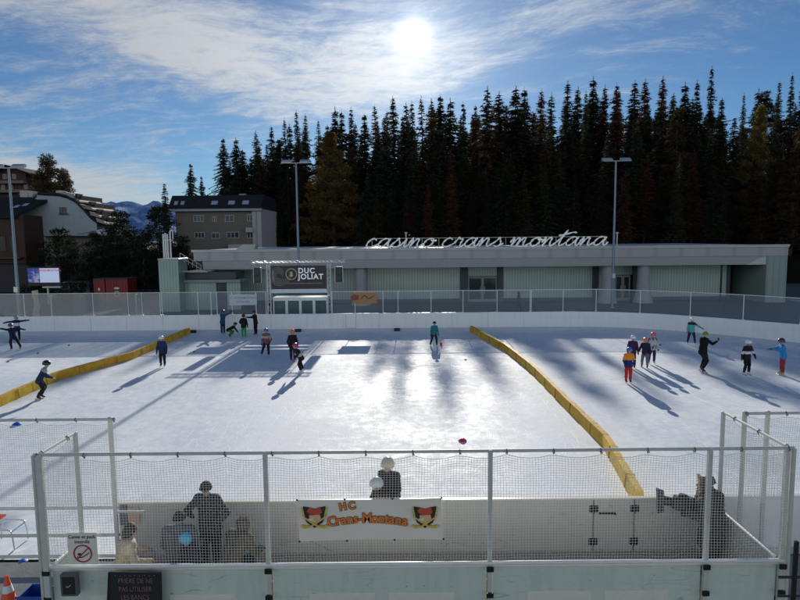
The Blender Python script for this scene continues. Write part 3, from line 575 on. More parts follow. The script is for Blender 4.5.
#PEOPLE_END
# ================================================================== GROUND, RINK
def hz(x, y):
    def st(v, a, b): t = min(max((v-a)/(b-a), 0), 1); return t*t*(3-2*t)
    h = 24*st(y, 78, 215)*st(x, -62, -38) + 13*st(y, 205, 330)*st(x, -62, -20)
    h += 26*math.exp(-((x+106)/22)**2-((y-150)/34)**2)
    return h + (.5*math.sin(x*.11)*math.cos(y*.09))*st(y, 80, 120)
mb = MB()
a = 30000; mb.add([(-a, -200, -.06), (a, -200, -.06), (a, a, -.06), (-a, a, -.06)], [(0, 1, 2, 3)])
T(mb.build('ground', ASPH), kind='structure')
mb = MB(); nx, ny = 90, 60
for j in range(ny+1):
    for i in range(nx+1):
        x = -260+i*6.2; y = 72+j*5.5; mb.v.append((x, y, hz(x, y)-.05-(.4 if j == 0 else 0)))
for j in range(ny):
    for i in range(nx): o = j*(nx+1)+i; mb.f.append((o, o+1, o+nx+2, o+nx+1)); mb.m.append(0)
T(mb.build('hillside', HILL, smooth=True), kind='structure')
# rink outline (inner face of the boards)
far = catmull([(-40, 40.2, 0), (-20, 40.2, 0), (0, 40.2, 0), (8, 40.2, 0), (12, 40.1, 0), (15.2, 39.3, 0), (18.2, 37.4, 0), (20.8, 35.0, 0), (23, 32.2, 0), (24.6, 28.6, 0), (25.3, 24.6, 0), (24.6, 20, 0), (22.4, 15.8, 0), (18.6, 12.6, 0), (14.4, 11.4, 0), (11, 11.2, 0), (6.2, 11.2, 0)], 6)
far = [far[0]]+far[6:]
poly = [(p.x, p.y) for p in far]+[(-5.3, 11.2), (-40, 11.2)]
mb = MB(); mb.add([(x, y, .0) for x, y in poly], [tuple(range(len(poly)))])
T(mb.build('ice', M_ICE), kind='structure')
# plaza paving behind the rink
mb = MB(); mb.add([(-60, 41.0, -.045), (60, 41.0, -.045), (60, 72, -.045), (-60, 72, -.045)], [(0, 1, 2, 3)])
T(mb.build('plaza', mat('plaza_paving', (.07, .07, .072), .7, var=.3, vscale=.7)), kind='structure')
mb = MB(); mb.add([(-20, 6, .03), (-5.2, 6, .03), (-5.2, 11.05, .03), (-20, 11.05, .03)], [(0, 1, 2, 3)])
mb.add([(6.4, 4, .03), (20, 4, .03), (20, 11.05, .03), (6.4, 11.05, .03)], [(0, 1, 2, 3)])
mb.add([(-5.2, 6, .03), (6.4, 6, .03), (6.4, 8.8, .03), (-5.2, 8.8, .03)], [(0, 1, 2, 3)])
T(mb.build('terrace_floor', CONC), kind='structure')
def wall_strip(path, z0, z1, t, m, name, parent, off=0.0):
    n = len(path); ins, outs = [], []
    for i, p in enumerate(path):
        d = (path[min(i+1, n-1)]-path[max(i-1, 0)]).normalized(); nn = Vector((-d.y, d.x, 0))
        ins.append(p+nn*off); outs.append(p+nn*(off+t))
    mb = MB()
    for i in range(n-1):
        a, b, c, d = ins[i], ins[i+1], outs[i+1], outs[i]
        vs = [(q.x, q.y, z) for z in (z0, z1) for q in (a, b, c, d)]
        fs = [(0, 1, 5, 4), (2, 3, 7, 6), (4, 5, 6, 7), (0, 3, 2, 1)]
        if i == 0: fs.append((3, 0, 4, 7))
        if i == n-2: fs.append((1, 2, 6, 5))
        mb.add(vs, fs)
    return mb.build(name, m, parent)
bd = thing('rink_boards', (0, 40.2, 0), 'long white dasher boards curving round the far side of the ice', 'rink boards')
wall_strip(far, .17, 1.16, .08, WHITE_BOARD, 'board_panel', bd)
wall_strip(far, 0.0, .166, .08, mat('kick_strip', (.42, .50, .58), .5), 'kick_strip', bd, -.012)
wall_strip(far, 1.162, 1.20, .11, mat('board_cap', (.68, .72, .75), .35), 'top_cap', bd, -.015)
mb = MB()
for x in np.arange(-38, 11, 2.44): mb.box(x-.006, 40.192, .18, x+.006, 40.1965, 1.15)
mb.build('panel_seam', mat('seam_grey', (.35, .4, .44), .6), bd)
mb = MB()      # access door outline
for a_ in ((16.8, 37.6),): pass
dxx = D(346, 325, 40.2).x, D(356, 325, 40.2).x
for x in dxx: mb.box(x-.012, 40.190, .2, x+.012, 40.1945, 1.12)
mb.box(dxx[0], 40.190, .19, dxx[1], 40.1945, .21); mb.build('board_door', mat('seam_grey', (.35, .4, .44), .6), bd)
for i, (px, d_) in enumerate(((197, 'left'), (299, 'middle'), (397, 'right'))):
    g = G(px, 331); mb = MB(); mb.bbox(g.x-.2, 39.95, 0.0, g.x+.2, 40.17, .19, .03); mb.bbox(g.x-.12, 39.93, .06, g.x+.12, 39.955, .14, .005)
    T(mb.build('rubber_block', mat('navy_rubber', (.012, .016, .04), .6)), ('dark block at the foot of the far boards left of the blue jacket child', 'dark block at the foot of the far boards below the advertising screen', 'dark block at the foot of the far boards nearest the teal jacket child')[i], 'block', 'rubber blocks along the far boards')
# far fence
def fence(name, pts, z0, z1, label, panel, postpx=None, r=.028, mesh=True):
    f = thing(name, (pts[0][0], pts[0][1], z0), label, 'fence')
    for p in pts:
        mb = MB(); mb.tube([(p[0], p[1], z0), (p[0], p[1], z1+.02)], r, 8); mb.bbox(p[0]-.06, p[1]-.05, z0, p[0]+.06, p[1]+.05, z0+.03, .01); mb.build('post', WHPAINT, f)
    mb = MB(); mb.tube([(p[0], p[1], z1) for p in pts], .024, 8); mb.build('top_rail', WHPAINT, f)
    for a_, b_ in zip(pts, pts[1:]):
        d = Vector((b_[0]-a_[0], b_[1]-a_[1], 0)); L_ = d.length; d.normalize(); q = Vector((-d.y, d.x, 0))*.006
        A = Vector((a_[0], a_[1], 0))+d*.05; B = Vector((b_[0], b_[1], 0))-d*.05; A.z = B.z = 0
        vs = [(v.x+s*q.x, v.y+s*q.y, z) for z in (z0+.04, z1-.04) for v, s in ((A, -1), (B, -1), (B, 1), (A, 1))]
        mb = MB(); mb.add(vs, [(0, 1, 5, 4), (1, 2, 6, 5), (2, 3, 7, 6), (3, 0, 4, 7), (4, 5, 6, 7), (0, 3, 2, 1)]); mb.build('panel', panel, f)
    return f
def fx(px, Y=40.3): return D(px, 300, Y).x
fence('board_fence', [(x, 40.27) for x in [fx(q) for q in (-60, -20, 24, 93, 128, 142, 160)]], 1.2, 2.72, 'grey mesh fence with thin white posts above the left part of the far boards', HAZEMESH)
fence('board_fence', [(x, 40.27) for x in [fx(q) for q in (162, 198, 211, 217, 232, 256, 266)]], 1.2, 2.72, 'clear screen fence above the far boards left of the advertising screen', PERSPEX)
fence('board_fence', [(x, 40.27) for x in [fx(q) for q in (332, 355, 383, 398, 431, 463, 497, 530)]], 1.2, 2.68, 'clear screen fence above the far boards in front of the casino door', PERSPEX)
crv = [p for p in far if p.x > 10.9 or p.y < 39]
pts = [(fx(530)+.08, 40.27), (fx(563), 40.27), (fx(596), 40.27)]
acc = 0; last = None
for p in far:
    if p.x < fx(600) and p.y > 39: last = p; continue
    acc += (p-last).length; last = p
    if acc > 2.6 and p.y > 12: acc = 0; d = Vector((p.x-8, p.y-26, 0)).normalized()*.06; pts.append((p.x+d.x, p.y+d.y))
fence('board_fence', pts, 1.2, 2.68, 'clear screen fence following the curved right corner of the boards', PERSPEX)
# yellow dividers
def divider(path, label, h=.38, seg=2.0):
    P_ = [Vector((p.x, p.y, 0)) for p in path]
    t = thing('yellow_barrier', P_[0], label, 'barrier', 'yellow barriers dividing the ice')
    rg = random.Random(len(label)); lens = [0]
    for a_, b_ in zip(P_, P_[1:]):
        d = (b_-a_); n = max(1, round(d.length/seg)); d.normalize(); q = Vector((-d.y, d.x, 0)); st_ = (b_-a_).length/n
        for k in range(n):
            s0, s1 = a_+d*(k*st_+.006), a_+d*((k+1)*st_-.006)
            jj = [q*rg.uniform(-.012, .012) for _ in range(2)]
            prof = [(-.105, .0), (-.11, h*.3), (-.10, h*.7), (-.085, h), (.085, h), (.10, h*.7), (.11, h*.3), (.105, .0)]
            mb = MB(); vs = []; ns = 7
            for m_ in range(ns):
                tt = m_/(ns-1); c = s0.lerp(s1, tt)+jj[0]*(1-tt)+jj[1]*tt; bulge = 1-.04*abs(2*tt-1)**6
                for u, z in prof: vs.append(c+q*(u*bulge+rg.uniform(-.005, .005))+Vector((0, 0, .004+z*(bulge*.5+.5)+rg.uniform(-.005, .005)*(z > 0))))
            fs = [(m_*8+i, m_*8+(i+1) % 8, (m_+1)*8+(i+1) % 8, (m_+1)*8+i) for m_ in range(ns-1) for i in range(8)]+[tuple(range(7, -1, -1)), tuple(range((ns-1)*8, ns*8))]
            mb.add(vs, fs); o = mb.build('pad', YEL, t, True)
            mb = MB(); c = s0.lerp(s1, .5); mb.tube([c+q*.125+Vector((0, 0, .03)), c+q*.10+Vector((0, 0, h)), c-q*.10+Vector((0, 0, h)), c-q*.125+Vector((0, 0, .03))], .014, 4); mb.build('strap', mat('pad_strap', (.30, .17, .02), .7), o)
    return t
divider([G(-30, 419), G(0, 406), G(57, 380), G(132, 359), G(189, 333.5)], 'bent yellow padded barrier running across the left side of the ice')
divider([G(471, 331.5), G(506, 351), G(533, 373), G(564, 405), G(606, 447), G(640, 507)], 'long yellow padded barrier from mid far boards down to the near board')
# cones, pucks
def cone(p, h, label, name='traffic_cone', s=1.0):
    t = thing(name, p, label, 'cone')
    o_ = mat('cone_orange', (.85, .12, .03), .5); wb = mat('cone_white', (.8, .8, .8), .5)
    p = Vector(p); r = h*.26
    mb = MB(); mb.bbox(p.x-r*1.5, p.y-r*1.5, p.z+.001, p.x+r*1.5, p.y+r*1.5, p.z+h*.05, .02); mb.build('base', o_, t)
    def rr(z): return r*(1-z/h)+h*.045*(z/h)
    for i, (z0, z1, m, nm, e) in enumerate(((h*.05, h, o_, 'cone_body', 0), (h*.45, h*.68, wb, 'white_band', .003))):
        mb = MB(); mb.tube([p+Vector((0, 0, z0)), p+Vector((0, 0, z1))], [rr(z0)+e, rr(z1)+e], 20); mb.build(nm, m, t, True)
g = G(441, 345); cone((g.x, g.y, 0), .36, 'small red cone beside the child in teal jacket')
g = G(450, 500); cone((g.x, 12.3, 0), .30, 'small orange and white cone just beyond the club banner')
g = D(8, 592, 9.7); cone((g.x, g.y, .03), .52, 'orange and white traffic cone on the wet floor at the bottom left corner')
g = G(-2, 524, .0); cone((g.x-.22, 13.0, 0), .34, 'red cone at the left edge beyond the railing')
def disc(px, py, r, h, m, label, cat='marker'):
    g = G(px, py); mb = MB(); mb.tube([(g.x, g.y, 0.002), (g.x, g.y, h*.35), (g.x, g.y, h)], [r, r*.96, r*.35], 18); T(mb.build('marker_disc' if cat == 'marker' else 'puck', m, None, True), label, cat)
disc(462.5, 441, .13, .09, mat('disc_red', (.6, .05, .05), .5), 'flat red marker disc alone on the ice in front of the centre')
disc(17, 425, .15, .10, mat('disc_blue', (.03, .12, .55), .5), 'blue marker disc on the ice behind the left net')
disc(23, 562, .09, .06, mat('disc_blue', (.03, .12, .55), .5), 'blue marker disc on the ice under the left railing')
for (px, py), l in zip(((69, 345.5), (38, 353.5), (8, 362), (194, 352), (465.5, 360), (660, 345)), ('between the arm stretching child and the yellow barrier', 'middle one of the row on the left', 'nearest the left edge of the picture', 'beside the child in white helmet', 'between the red cone and the right barrier', 'near the boards behind the pink helmet child')):
    disc(px, py, .07, .05, BLACK, 'small dark puck on the ice, '+l, 'puck')
# ================================================================== NEAR BENCH ENCLOSURE
FY = 8.98; XL, XR = D(45, 500, 9).x, D(782, 500, 9).x; ZT, ZB = 2.94, 1.10
YN = 11.2
wb_ = thing('terrace_barrier', (0, 9, 0), 'pale green white barrier wall along the bottom below the net fence', 'barrier wall')
posts_px = [(47, 455), (267.5, 451), (489.5, 448), (708, 446), (778, 445)]
pxs = [XL, D(267.5, 500, 9).x, D(489.5, 500, 9).x, D(706, 500, 9).x, XR]
for a_, b_ in zip(pxs, pxs[1:]):
    mb = MB(); mb.bbox(a_+.045, FY, .03, b_-.045, FY+.06, ZB-.06, .006); pn = mb.build('panel', NEAR_BOARD, wb_)
    mb = MB(); w2 = (b_-a_)
    for q0, q1 in ((.18, .48), (.54, .84)) if w2 > 2 else ():
        x0, x1 = a_+w2*q0, a_+w2*q1; mb.bbox(x0, FY-.006, .35, x1, FY+.02, .62, .004); 
    if mb.v: mb.build('raised_strip', mat('terrace_board_strip', (.76, .77, .64), .4), pn)
mb = MB(); mb.bbox(XL-.05, FY-.03, ZB-.06, XR+.05, FY+.09, ZB-.012, .012); mb.build('top_cap', mat('cap_white', (.80, .77, .66), .35), wb_)
fn = thing('net_fence', (0, FY, ZB), 'galvanised net fence with square mesh netting in front of the players bench', 'fence')
for i, x in enumerate(pxs):
    r_ = .034
    mb = MB(); mb.bbox(x-r_, FY-r_-.04, .03, x+r_, FY+r_-.04, ZT+.02, .006); o = mb.build('post', GALV, fn)
    for z in (ZB-.05, .62): MB().bbox(x-.055, FY-.115, z-.04, x+.055, FY-.078, z+.04, .006).build('clamp', DARKM, o)
mb = MB(); mb.bbox(XL-.035, FY-.11, .03, XL+.055, FY-.078, ZT+.01, .004)
mb.build('corner_plate', GALV, fn)
for x in (XL-.09, XR+.10): MB().tube([(x, FY-.04, .05), (x, FY-.04, ZT)], .036, 10).build('corner_post', GALV, fn)
mb = MB(); mb.tube([(XL-.09, FY-.04, ZT), (XR+.10, FY-.04, ZT)], .026, 10); mb.build('top_rail', GALV, fn, True)
mb = MB(); mb.tube([(XL-.02, FY-.05, ZB+.03), (XR+.02, FY-.05, ZB+.03)], .034, 10); mb.build('bottom_rail', WHPAINT, fn, True)
def net(parent, A, U, w_, h_, z_top, pitch=.045, r_=.0024, seed=1, skew=0.0, scal=.72, name='net', drop=.11):
    """net hanging from height z_top, starting at A going along unit vector U; top edge hangs in scallops from ties"""
    rg = random.Random(seed); mb = MB(); U = Vector(U).normalized(); Nn = Vector((-U.y, U.x, 0))
    nu = int(w_/pitch); nv = int(h_/pitch)
    def P_(u, v):      # u along 0..w, v down 0..h
        ph = (u % scal)/scal; sag = drop*(.42+.58*(1-abs(2*ph-1)**2.2))*max(0, 1-v/.55)
        wob = .012*math.sin(u*1.7+v*2.3+seed)+.006*math.sin(u*7.1+v*3.1)
        return A+U*(u+.006*math.sin(v*5+u*2.3)+skew*v)+Nn*wob+Vector((0, 0, -sag-v*(1-.11*max(0, 1-v/.55)*0)))
    def strand(f, n, r):
        pts = [f(i/n) for i in range(n+1)]
        o = len(mb.v)
        for p in pts:
            mb.v += [tuple(p+Vector((0, 0, r)) if f.__name__ == 'fh' else tuple(p+U*r)), tuple(p+Nn*r), tuple(p-Vector((0, 0, r)) if f.__name__ == 'fh' else tuple(p-U*r))]
        for i in range(n):
            for k in range(3):
                a_, b_ = o+i*3+k, o+i*3+(k+1) % 3; mb.f.append((a_, b_, b_+3, a_+3)); mb.m.append(0)
    for i in range(nu+1):
        u = i*pitch
        def fv(t, u=u): return P_(u+rg.uniform(-.001, .001), t*h_)
        strand(fv, 10, r_)
    for j in range(nv+1):
        v = j*pitch
        def fh(t, v=v): return P_(t*w_, v)
        strand(fh, max(12, int(w_/.16)), r_*(2.0 if j == 0 else 1))
    o = mb.build(name, NET, parent)
    mb = MB()
    k = 0
    while k*scal <= w_+.01:
        u = min(k*scal, w_-.02); p = P_(u, 0); top = Vector((A.x+U.x*u, A.y+U.y*u, z_top))
        mb.tube([p, top+Nn*.035, top+Vector((0, 0, .035)), top-Nn*.035, p+Vector((.02, 0, .01))], .009, 5); k += 1; mb.build('tie', mat('tie_cord', (.16, .17, .17), .8), o); mb = MB()
    return o
net(fn, Vector((XL-.02, FY-.075, ZT-.0)), (1, 0, 0), XR-XL+.04, ZT-ZB+.03-.11, ZT, seed=2)
# side screens of the enclosure
def side_screen(x, y1, label, seed):
    f = thing('side_fence', (x, FY, ZB), label, 'fence')
    mb = MB(); mb.bbox(x-.03, y1-.03, .05, x+.03, y1+.03, ZT+.02, .006); mb.build('post', GALV, f)
    mb = MB(); mb.tube([(x, FY+.04, ZT), (x, y1-.035, ZT)], .024, 8); mb.build('top_rail', GALV, f)
    net(f, Vector((x, FY+.04, ZT)), (0, 1, 0), y1-FY-.1, ZT-ZB, ZT, seed=seed)
    return f
side_screen(XL-.02, 10.0, 'short net side screen at the left end of the players bench', 4)
side_screen(XR+.04, 10.85, 'net side screen closing the right end of the players bench', 6)
# netting along the board line, left and right of the bench
def line_net(x0, x1, posts, label, seed, z1, z0, zpost=0.0):
    y = 10.85; f = thing('end_net_fence', (x0, y, 0), label, 'fence')
    for x in posts: mb = MB(); mb.bbox(x-.034, y-.03, zpost, x+.034, y+.03, z1+.03, .006); mb.build('post', GALV, f)
    mb = MB(); mb.tube([(x0, y-.06, z1), (x1, y-.06, z1)], .026, 8); mb.build('top_rail', GALV, f, True)
    net(f, Vector((x0, y-.07, z1)), (1, 0, 0), x1-x0, z1-z0, z1, seed=seed, r_=.0024); return f
xl = D(110, 418, 10.85).x; xr = D(745, 412, 10.85).x
lf = line_net(-13.2, xl+.12, [xl, xl-3.4, xl-6.8], 'net fence above the open railing on the left of the bench', 8, 2.93, 1.22)
for z in (1.16, .62, .20):
    mb = MB(); mb.tube([(-13.2, 10.95, z), (xl, 10.95, z)], .032, 8); mb.build('railing_bar', GALV, lf, True)
mb = MB(); mb.bbox(xl+.03, 10.80, 1.12, xl+.55, 10.84, 1.16, .005); mb.build('bracket', GALV, lf)
line_net(xr-.0, 13.5, [xr, D(768, 412, 10.85).x, xr+3.3], 'net fence above the board on the right of the bench', 10, 2.93, 1.22)
# inner boards along the ice
ib = thing('near_boards', (0, YN, 0), 'beige grey near boards with two door seams behind the bench', 'rink boards')
x0 = D(121, 530, YN).x; xd1, xd2 = D(592, 530, YN).x, D(632.5, 530, YN).x; xe = 15.5
for a_, b_, nm in ((x0, xd1-.012, 'board_panel'), (xd1+.012, xd2-.012, 'board_door'), (xd2+.012, 6.5, 'board_panel'), (6.52, xe, 'board_panel')):
    mb = MB(); mb.bbox(a_, YN-.06, .02, b_, YN-.01, 1.14, .006); o = mb.build(nm, INNER_BOARD if b_ < 7 else NEAR_BOARD, ib)
mb = MB(); mb.bbox(x0, YN-.075, 1.142, xe, YN+.03, 1.175, .008); mb.build('top_cap', mat('cap_white', (.80, .77, .66), .35), ib)
mb = MB(); mb.box(x0, YN-.008, .0, xe, YN+.0, 1.14); mb.build('ice_face', WHITE_BOARD, ib)
for x in (xd1, xd2):
    mb = MB()
    for z in (.96, .30):
        mb.bbox(x-.085, YN-.085, z-.07, x-.01, YN-.062, z+.07, .008); mb.bbox(x+.01, YN-.085, z-.07, x+.085, YN-.062, z+.07, .008); mb.tube([(x, YN-.09, z-.08), (x, YN-.09, z+.08)], .014, 8)
    mb.box(x-.010, YN-.058, .05, x+.010, YN-.05, 1.13)
    mb.build('hinge', DARKM, ib)
mb = MB(); mb.bbox(xd1+.10, YN-.10, .86, xd1+.42, YN-.078, .90, .006); mb.tube([(xd1+.38, YN-.09, .88), (xd1+.40, YN-.15, .88)], .018, 8); mb.tube([(xd1+.12, YN-.09, .88), (xd1+.12, YN-.07, .88)], .02, 8); mb.build('latch', DARKM, ib)
p0, p1 = D(127, 508, YN-.1), D(140, 523, YN-.1)
nb = thing('notice', p0, 'orange beige notice sheet fixed at the left end of the near board', 'notice')
mb = MB(); mb.bbox(p0.x, YN-.10, p1.z, p1.x, YN-.085, p0.z, .004); mb.build('sheet', mat('orange_paper', (.62, .40, .28), .7), nb)
mb = MB(); mb.bbox(p0.x-.16, YN-.10, p1.z-.05, p0.x-.01, YN-.07, p0.z+.05, .006); mb.build('backing', mat('slate_panel', (.12, .14, .17), .6), nb)
# side boards of the bench
for x, y1, l in ((XR-.02, YN-.08, 'white side board with glossy top closing the right end of the bench'), (XL+.06, 9.95, 'low white side board at the left end of the bench')):
    t = thing('side_board', (x, FY, 0), l, 'board')
    mb = MB(); mb.bbox(x-.03, FY+.10, .05, x+.03, y1, 1.09, .006); mb.build('panel', INNER_BOARD, t)
    mb = MB(); mb.tube([(x, FY+.10, 1.125), (x, y1, 1.125)], .034, 10); mb.build('top_cap', WHPAINT, t, True)
T(MB().bbox(XL+.1, FY+.12, .03, XR-.08, YN-.085, BZ-.001, .004).build('bench_platform', mat('platform_grey', (.38, .35, .29), .8, var=.3)), 'grey floor platform between the two boards', 'platform')
bn = thing('players_bench', (0, 9.6, BZ), 'long timber players bench behind the terrace barrier', 'bench')
MB().bbox(XL+.5, 9.45, BZ+.40, 4.0, 9.80, BZ+.45, .01).build('seat', mat('bench_timber', (.28, .19, .11), .7, var=.3), bn)
for x in np.arange(XL+.8, 4, 1.5): MB().bbox(x-.03, 9.48, BZ, x+.03, 9.77, BZ+.398, .005).build('leg', DARKM, bn)
# walking frame aid on the ice
t = thing('skating_frame', (-6.9, 11.9, 0), 'bent metal tube skating frame standing behind the left railing', 'skating aid')
c0 = D(2, 565, 11.6).x; c1 = D(16, 565, 11.6).x
for dy_ in (0, .45):
    yy = 11.55+dy_
    MB().tube(catmull([(c0-.25, yy, .02), (c0-.20, yy, .35), (c0-.12, yy, .42), (c1-.08, yy, .42), (c1, yy, .34), (c1+.03, yy, .02)], 6), .016, 8).build('tube_arch', mat('steel', (.6, .62, .65), .25, .9), t, True)
MB().tube([(c1-.02, 11.55, .38), (c1-.02, 12.0, .38)], .014, 8).build('cross_bar', mat('steel', (.6, .62, .65), .25, .9), t)
# ---- signs on the near fence
INK = mat('ink_black', (.03, .035, .04), .6); REDP = mat('sign_red', (.45, .02, .04), .5); SHEET = mat('sheet_white', (.76, .76, .66), .45)
y_ = FY-.118
a_, b_ = D(67, 533, y_), D(98.5, 563.5, y_)
t = thing('prohibition_sign', (a_.x, y_, b_.z), 'small white sign with red prohibition circle reading Canne et puck interdit', 'sign')
MB().bbox(a_.x, y_-.008, b_.z, b_.x, y_, a_.z, .003).build('plate', SHEET, t)
cx_, w_ = (a_.x+b_.x)/2, b_.x-a_.x; hgt = a_.z-b_.z
text('lettering', 'Canne et puck', (cx_, y_-.012, a_.z-hgt*.12), .078, INK, t, .0008, .001, sx=.88, space=1.03); text('lettering', 'interdit', (cx_, y_-.012, a_.z-hgt*.28), .078, INK, t, .0008, .001, sx=.95, space=1.05)
cz_ = a_.z-hgt*.66; rr = hgt*.27
MB().tube([(cx_+rr*math.cos(i*math.pi/16), y_-.012, cz_+rr*math.sin(i*math.pi/16)) for i in range(33)], .011, 6).tube([(cx_+rr*.68, y_-.012, cz_+rr*.68), (cx_-rr*.68, y_-.012, cz_-rr*.68)], .010, 6).build('ban_ring', REDP, t)
MB().tube(catmull([(cx_+rr*.75, y_-.011, cz_+rr*.1), (cx_+rr*.1, y_-.011, cz_-rr*.35), (cx_-rr*.35, y_-.011, cz_-rr*.48), (cx_-rr*.65, y_-.011, cz_-rr*.38)], 4), .008, 5).ell((cx_-rr*.35, y_-.010, cz_-rr*.1), (.035, .006, .022)).build('stick_symbol', INK, t)
# chalkboard
a_, b_ = D(110, 571.5, y_-.05), D(161.5, 571.5, y_-.05)
t = thing('chalkboard', (a_.x, y_, a_.z-.6), 'black chalkboard with handwritten plea leaning on the barrier', 'chalkboard')
MB().prism([(a_.x, a_.z), (b_.x, b_.z-.005), (b_.x-.02, b_.z-.72), (a_.x-.07, a_.z-.72)], y_-.075, y_-.05).build('slate', mat('chalk_slate', (.015, .015, .016), .6, custom=dirt_c((.018, .018, .02), .2)), t)
MB().tube([(a_.x-.005, y_-.078, a_.z+.003), (b_.x+.005, y_-.078, b_.z-.002), (b_.x-.015, y_-.078, b_.z-.72)], .012, 4).tube([(a_.x-.005, y_-.078, a_.z+.003), (a_.x-.075, y_-.078, a_.z-.72)], .012, 4).build('frame', BLACK, t)
CHALK = mat('chalk', (.55, .30, .30), .9)
cx_ = (a_.x+b_.x)/2
MB_ = MB()
for i in range(9): MB_.ell((a_.x+.09+i*.075, y_-.078, a_.z-.055-.006*(i % 2)), (.008, .003, .006), 6, 4)
MB_.build('chalk_dots', mat('chalk_grey', (.35, .36, .38), .9), t)
for j, s_ in enumerate(('PRIÈRE DE NE', 'PAS UTILISER', 'LES BANCS')): text('chalk_text', s_, (cx_-.01*j, y_-.079, a_.z-.145-.135*j), .115, CHALK, t, -.0035, .001, sx=.78, tilt=R(-.6))
# black box
a_, b_ = D(61, 573, y_-.05), D(78, 573, y_-.05)
t = thing('switch_box', (a_.x, y_, .8), 'small black control box on the barrier with a white tick mark', 'control box')
MB().bbox(a_.x, y_-.10, a_.z-.36, b_.x, y_-.005, a_.z, .012).build('housing', mat('box_grey', (.10, .12, .13), .5), t)
MB().bbox(a_.x+.035, y_-.108, a_.z-.32, b_.x-.03, y_-.098, a_.z-.04, .006).build('cover', BLACK, t)
cx_ = (a_.x+b_.x)/2; MB().tube([(cx_-.03, y_-.112, a_.z-.18), (cx_-.01, y_-.112, a_.z-.20), (cx_+.04, y_-.112, a_.z-.165)], .004, 4).build('tick_mark', SHEET, t)
# blue crate bottom left
g = D(38, 596, 9.3); t = thing('blue_crate', (g.x, g.y, .03), 'blue plastic crate on the floor beside the left corner post', 'crate')
mb = MB(); X, Y, s_ = g.x-.02, g.y, .2
for q in ((X-s_, Y-s_, X+s_, Y-s_+.02), (X-s_, Y+s_-.02, X+s_, Y+s_), (X-s_, Y-s_+.021, X-s_+.02, Y+s_-.021), (X+s_-.02, Y-s_+.021, X+s_, Y+s_-.021)): mb.bbox(q[0], q[1], .035, q[2], q[3], .52, .005)
mb.box(X-s_+.021, Y-s_+.021, .036, X+s_-.021, Y+s_-.021, .06); mb.build('crate_body', mat('blue_plastic', (.02, .08, .36), .45), t)
MB().bbox(X-s_-.02, Y-s_-.02, .50, X+s_+.02, Y-s_-.001, .54, .005).build('rim', mat('blue_plastic', (.02, .08, .36), .45), t)
# club banner
yb = FY-.10
q = [D(297, 500, yb), D(441.5, 498, yb), D(443.5, 539, yb), D(299.5, 541.5, yb)]
t = thing('club_banner', q[3], 'white hockey club banner with orange lettering tied to the net fence', 'banner')
mb = MB(); nu, nv = 28, 8
for s_ in (0, 1):
    for j in range(nv+1):
        for i in range(nu+1):
            u, v = i/nu, j/nv; p = q[3].lerp(q[2], u).lerp(q[0].lerp(q[1], u), v)
            e = .012*math.sin(math.pi*u)*((2*v-1)**3)*-1
            mb.v.append((p.x, yb+(.004 if s_ else 0)+.010*math.sin(u*9+v*2)*math.sin(math.pi*v), p.z+e))
for j in range(nv):
    for i in range(nu): o = j*(nu+1)+i; mb.f.append((o, o+1, o+nu+2, o+nu+1)); mb.m.append(0); o += (nu+1)*(nv+1); mb.f.append((o, o+nu+1, o+nu+2, o+1)); mb.m.append(0)
mb.build('sheet', mat('banner_white', (.80, .82, .78), .6, var=.05, custom=lambda b, p, co, out: (p.inputs['Emission Color'].default_value.__setitem__(slice(0, 3), (0, 0, 0)), b.set(p.inputs['Base Color'], b.mix(b.noise(co, 1.5, 3), (.84, .78, .64), (.93, .88, .76))))), t, True)
mb = MB()
for i in (0, .33, .66, 1):
    for A_, B_ in ((q[0], q[1]), (q[3], q[2])): p = A_.lerp(B_, i); mb.tube([(p.x, yb-.006, p.z), (p.x, yb+.004, p.z)], .016, 8)
mb.build('eyelet', DARKM, t)
ORN = mat('letter_orange', (.90, .25, .04), .6); ORNB = mat('letter_outline', (.10, .05, .03), .6)
yt = yb-.020
def Q(px, py): return D(px, py, yt)
def word(s_, x0, x1, yf, size, tilts):
    wd = [{'M': 1.45, 't': .62, '-': .62, 'r': .72, 'C': 1.1, 'H': 1.25, 's': .8}.get(c, 1.0) for c in s_]; tot = sum(wd); u = 0
    for c, q_ in zip(s_, wd):
        px = x0+(x1-x0)*(u+q_/2)/tot; u += q_; p = Q(px, yf(px)); a_ = tilts(px)
        text('letter_outline', c, (p.x, yt+.004, p.z), size, ORNB, t, .013, .001, tilt=a_, sx=.95); text('letter', c, (p.x, yt, p.z), size, ORN, t, .006, .001, tilt=a_, sx=.95)
word('HC', 338, 356, lambda x: 507.6-(x-339)*.12, .165, lambda x: R(10))
cw = 'Crans-Montana'
def yf(x): u = (x-368)/38; return 518.5+3.6*u*u - (x-368)*.01
word(cw, 328.5, 408, yf, .215, lambda x: R(12)-R(24)*(x-330)/76)
GOLD = mat('stick_yellow', (.80, .58, .12), .5); HRED = mat('emblem_red', (.62, .10, .04), .6); CRM = mat('emblem_cream', (.80, .50, .30), .6)
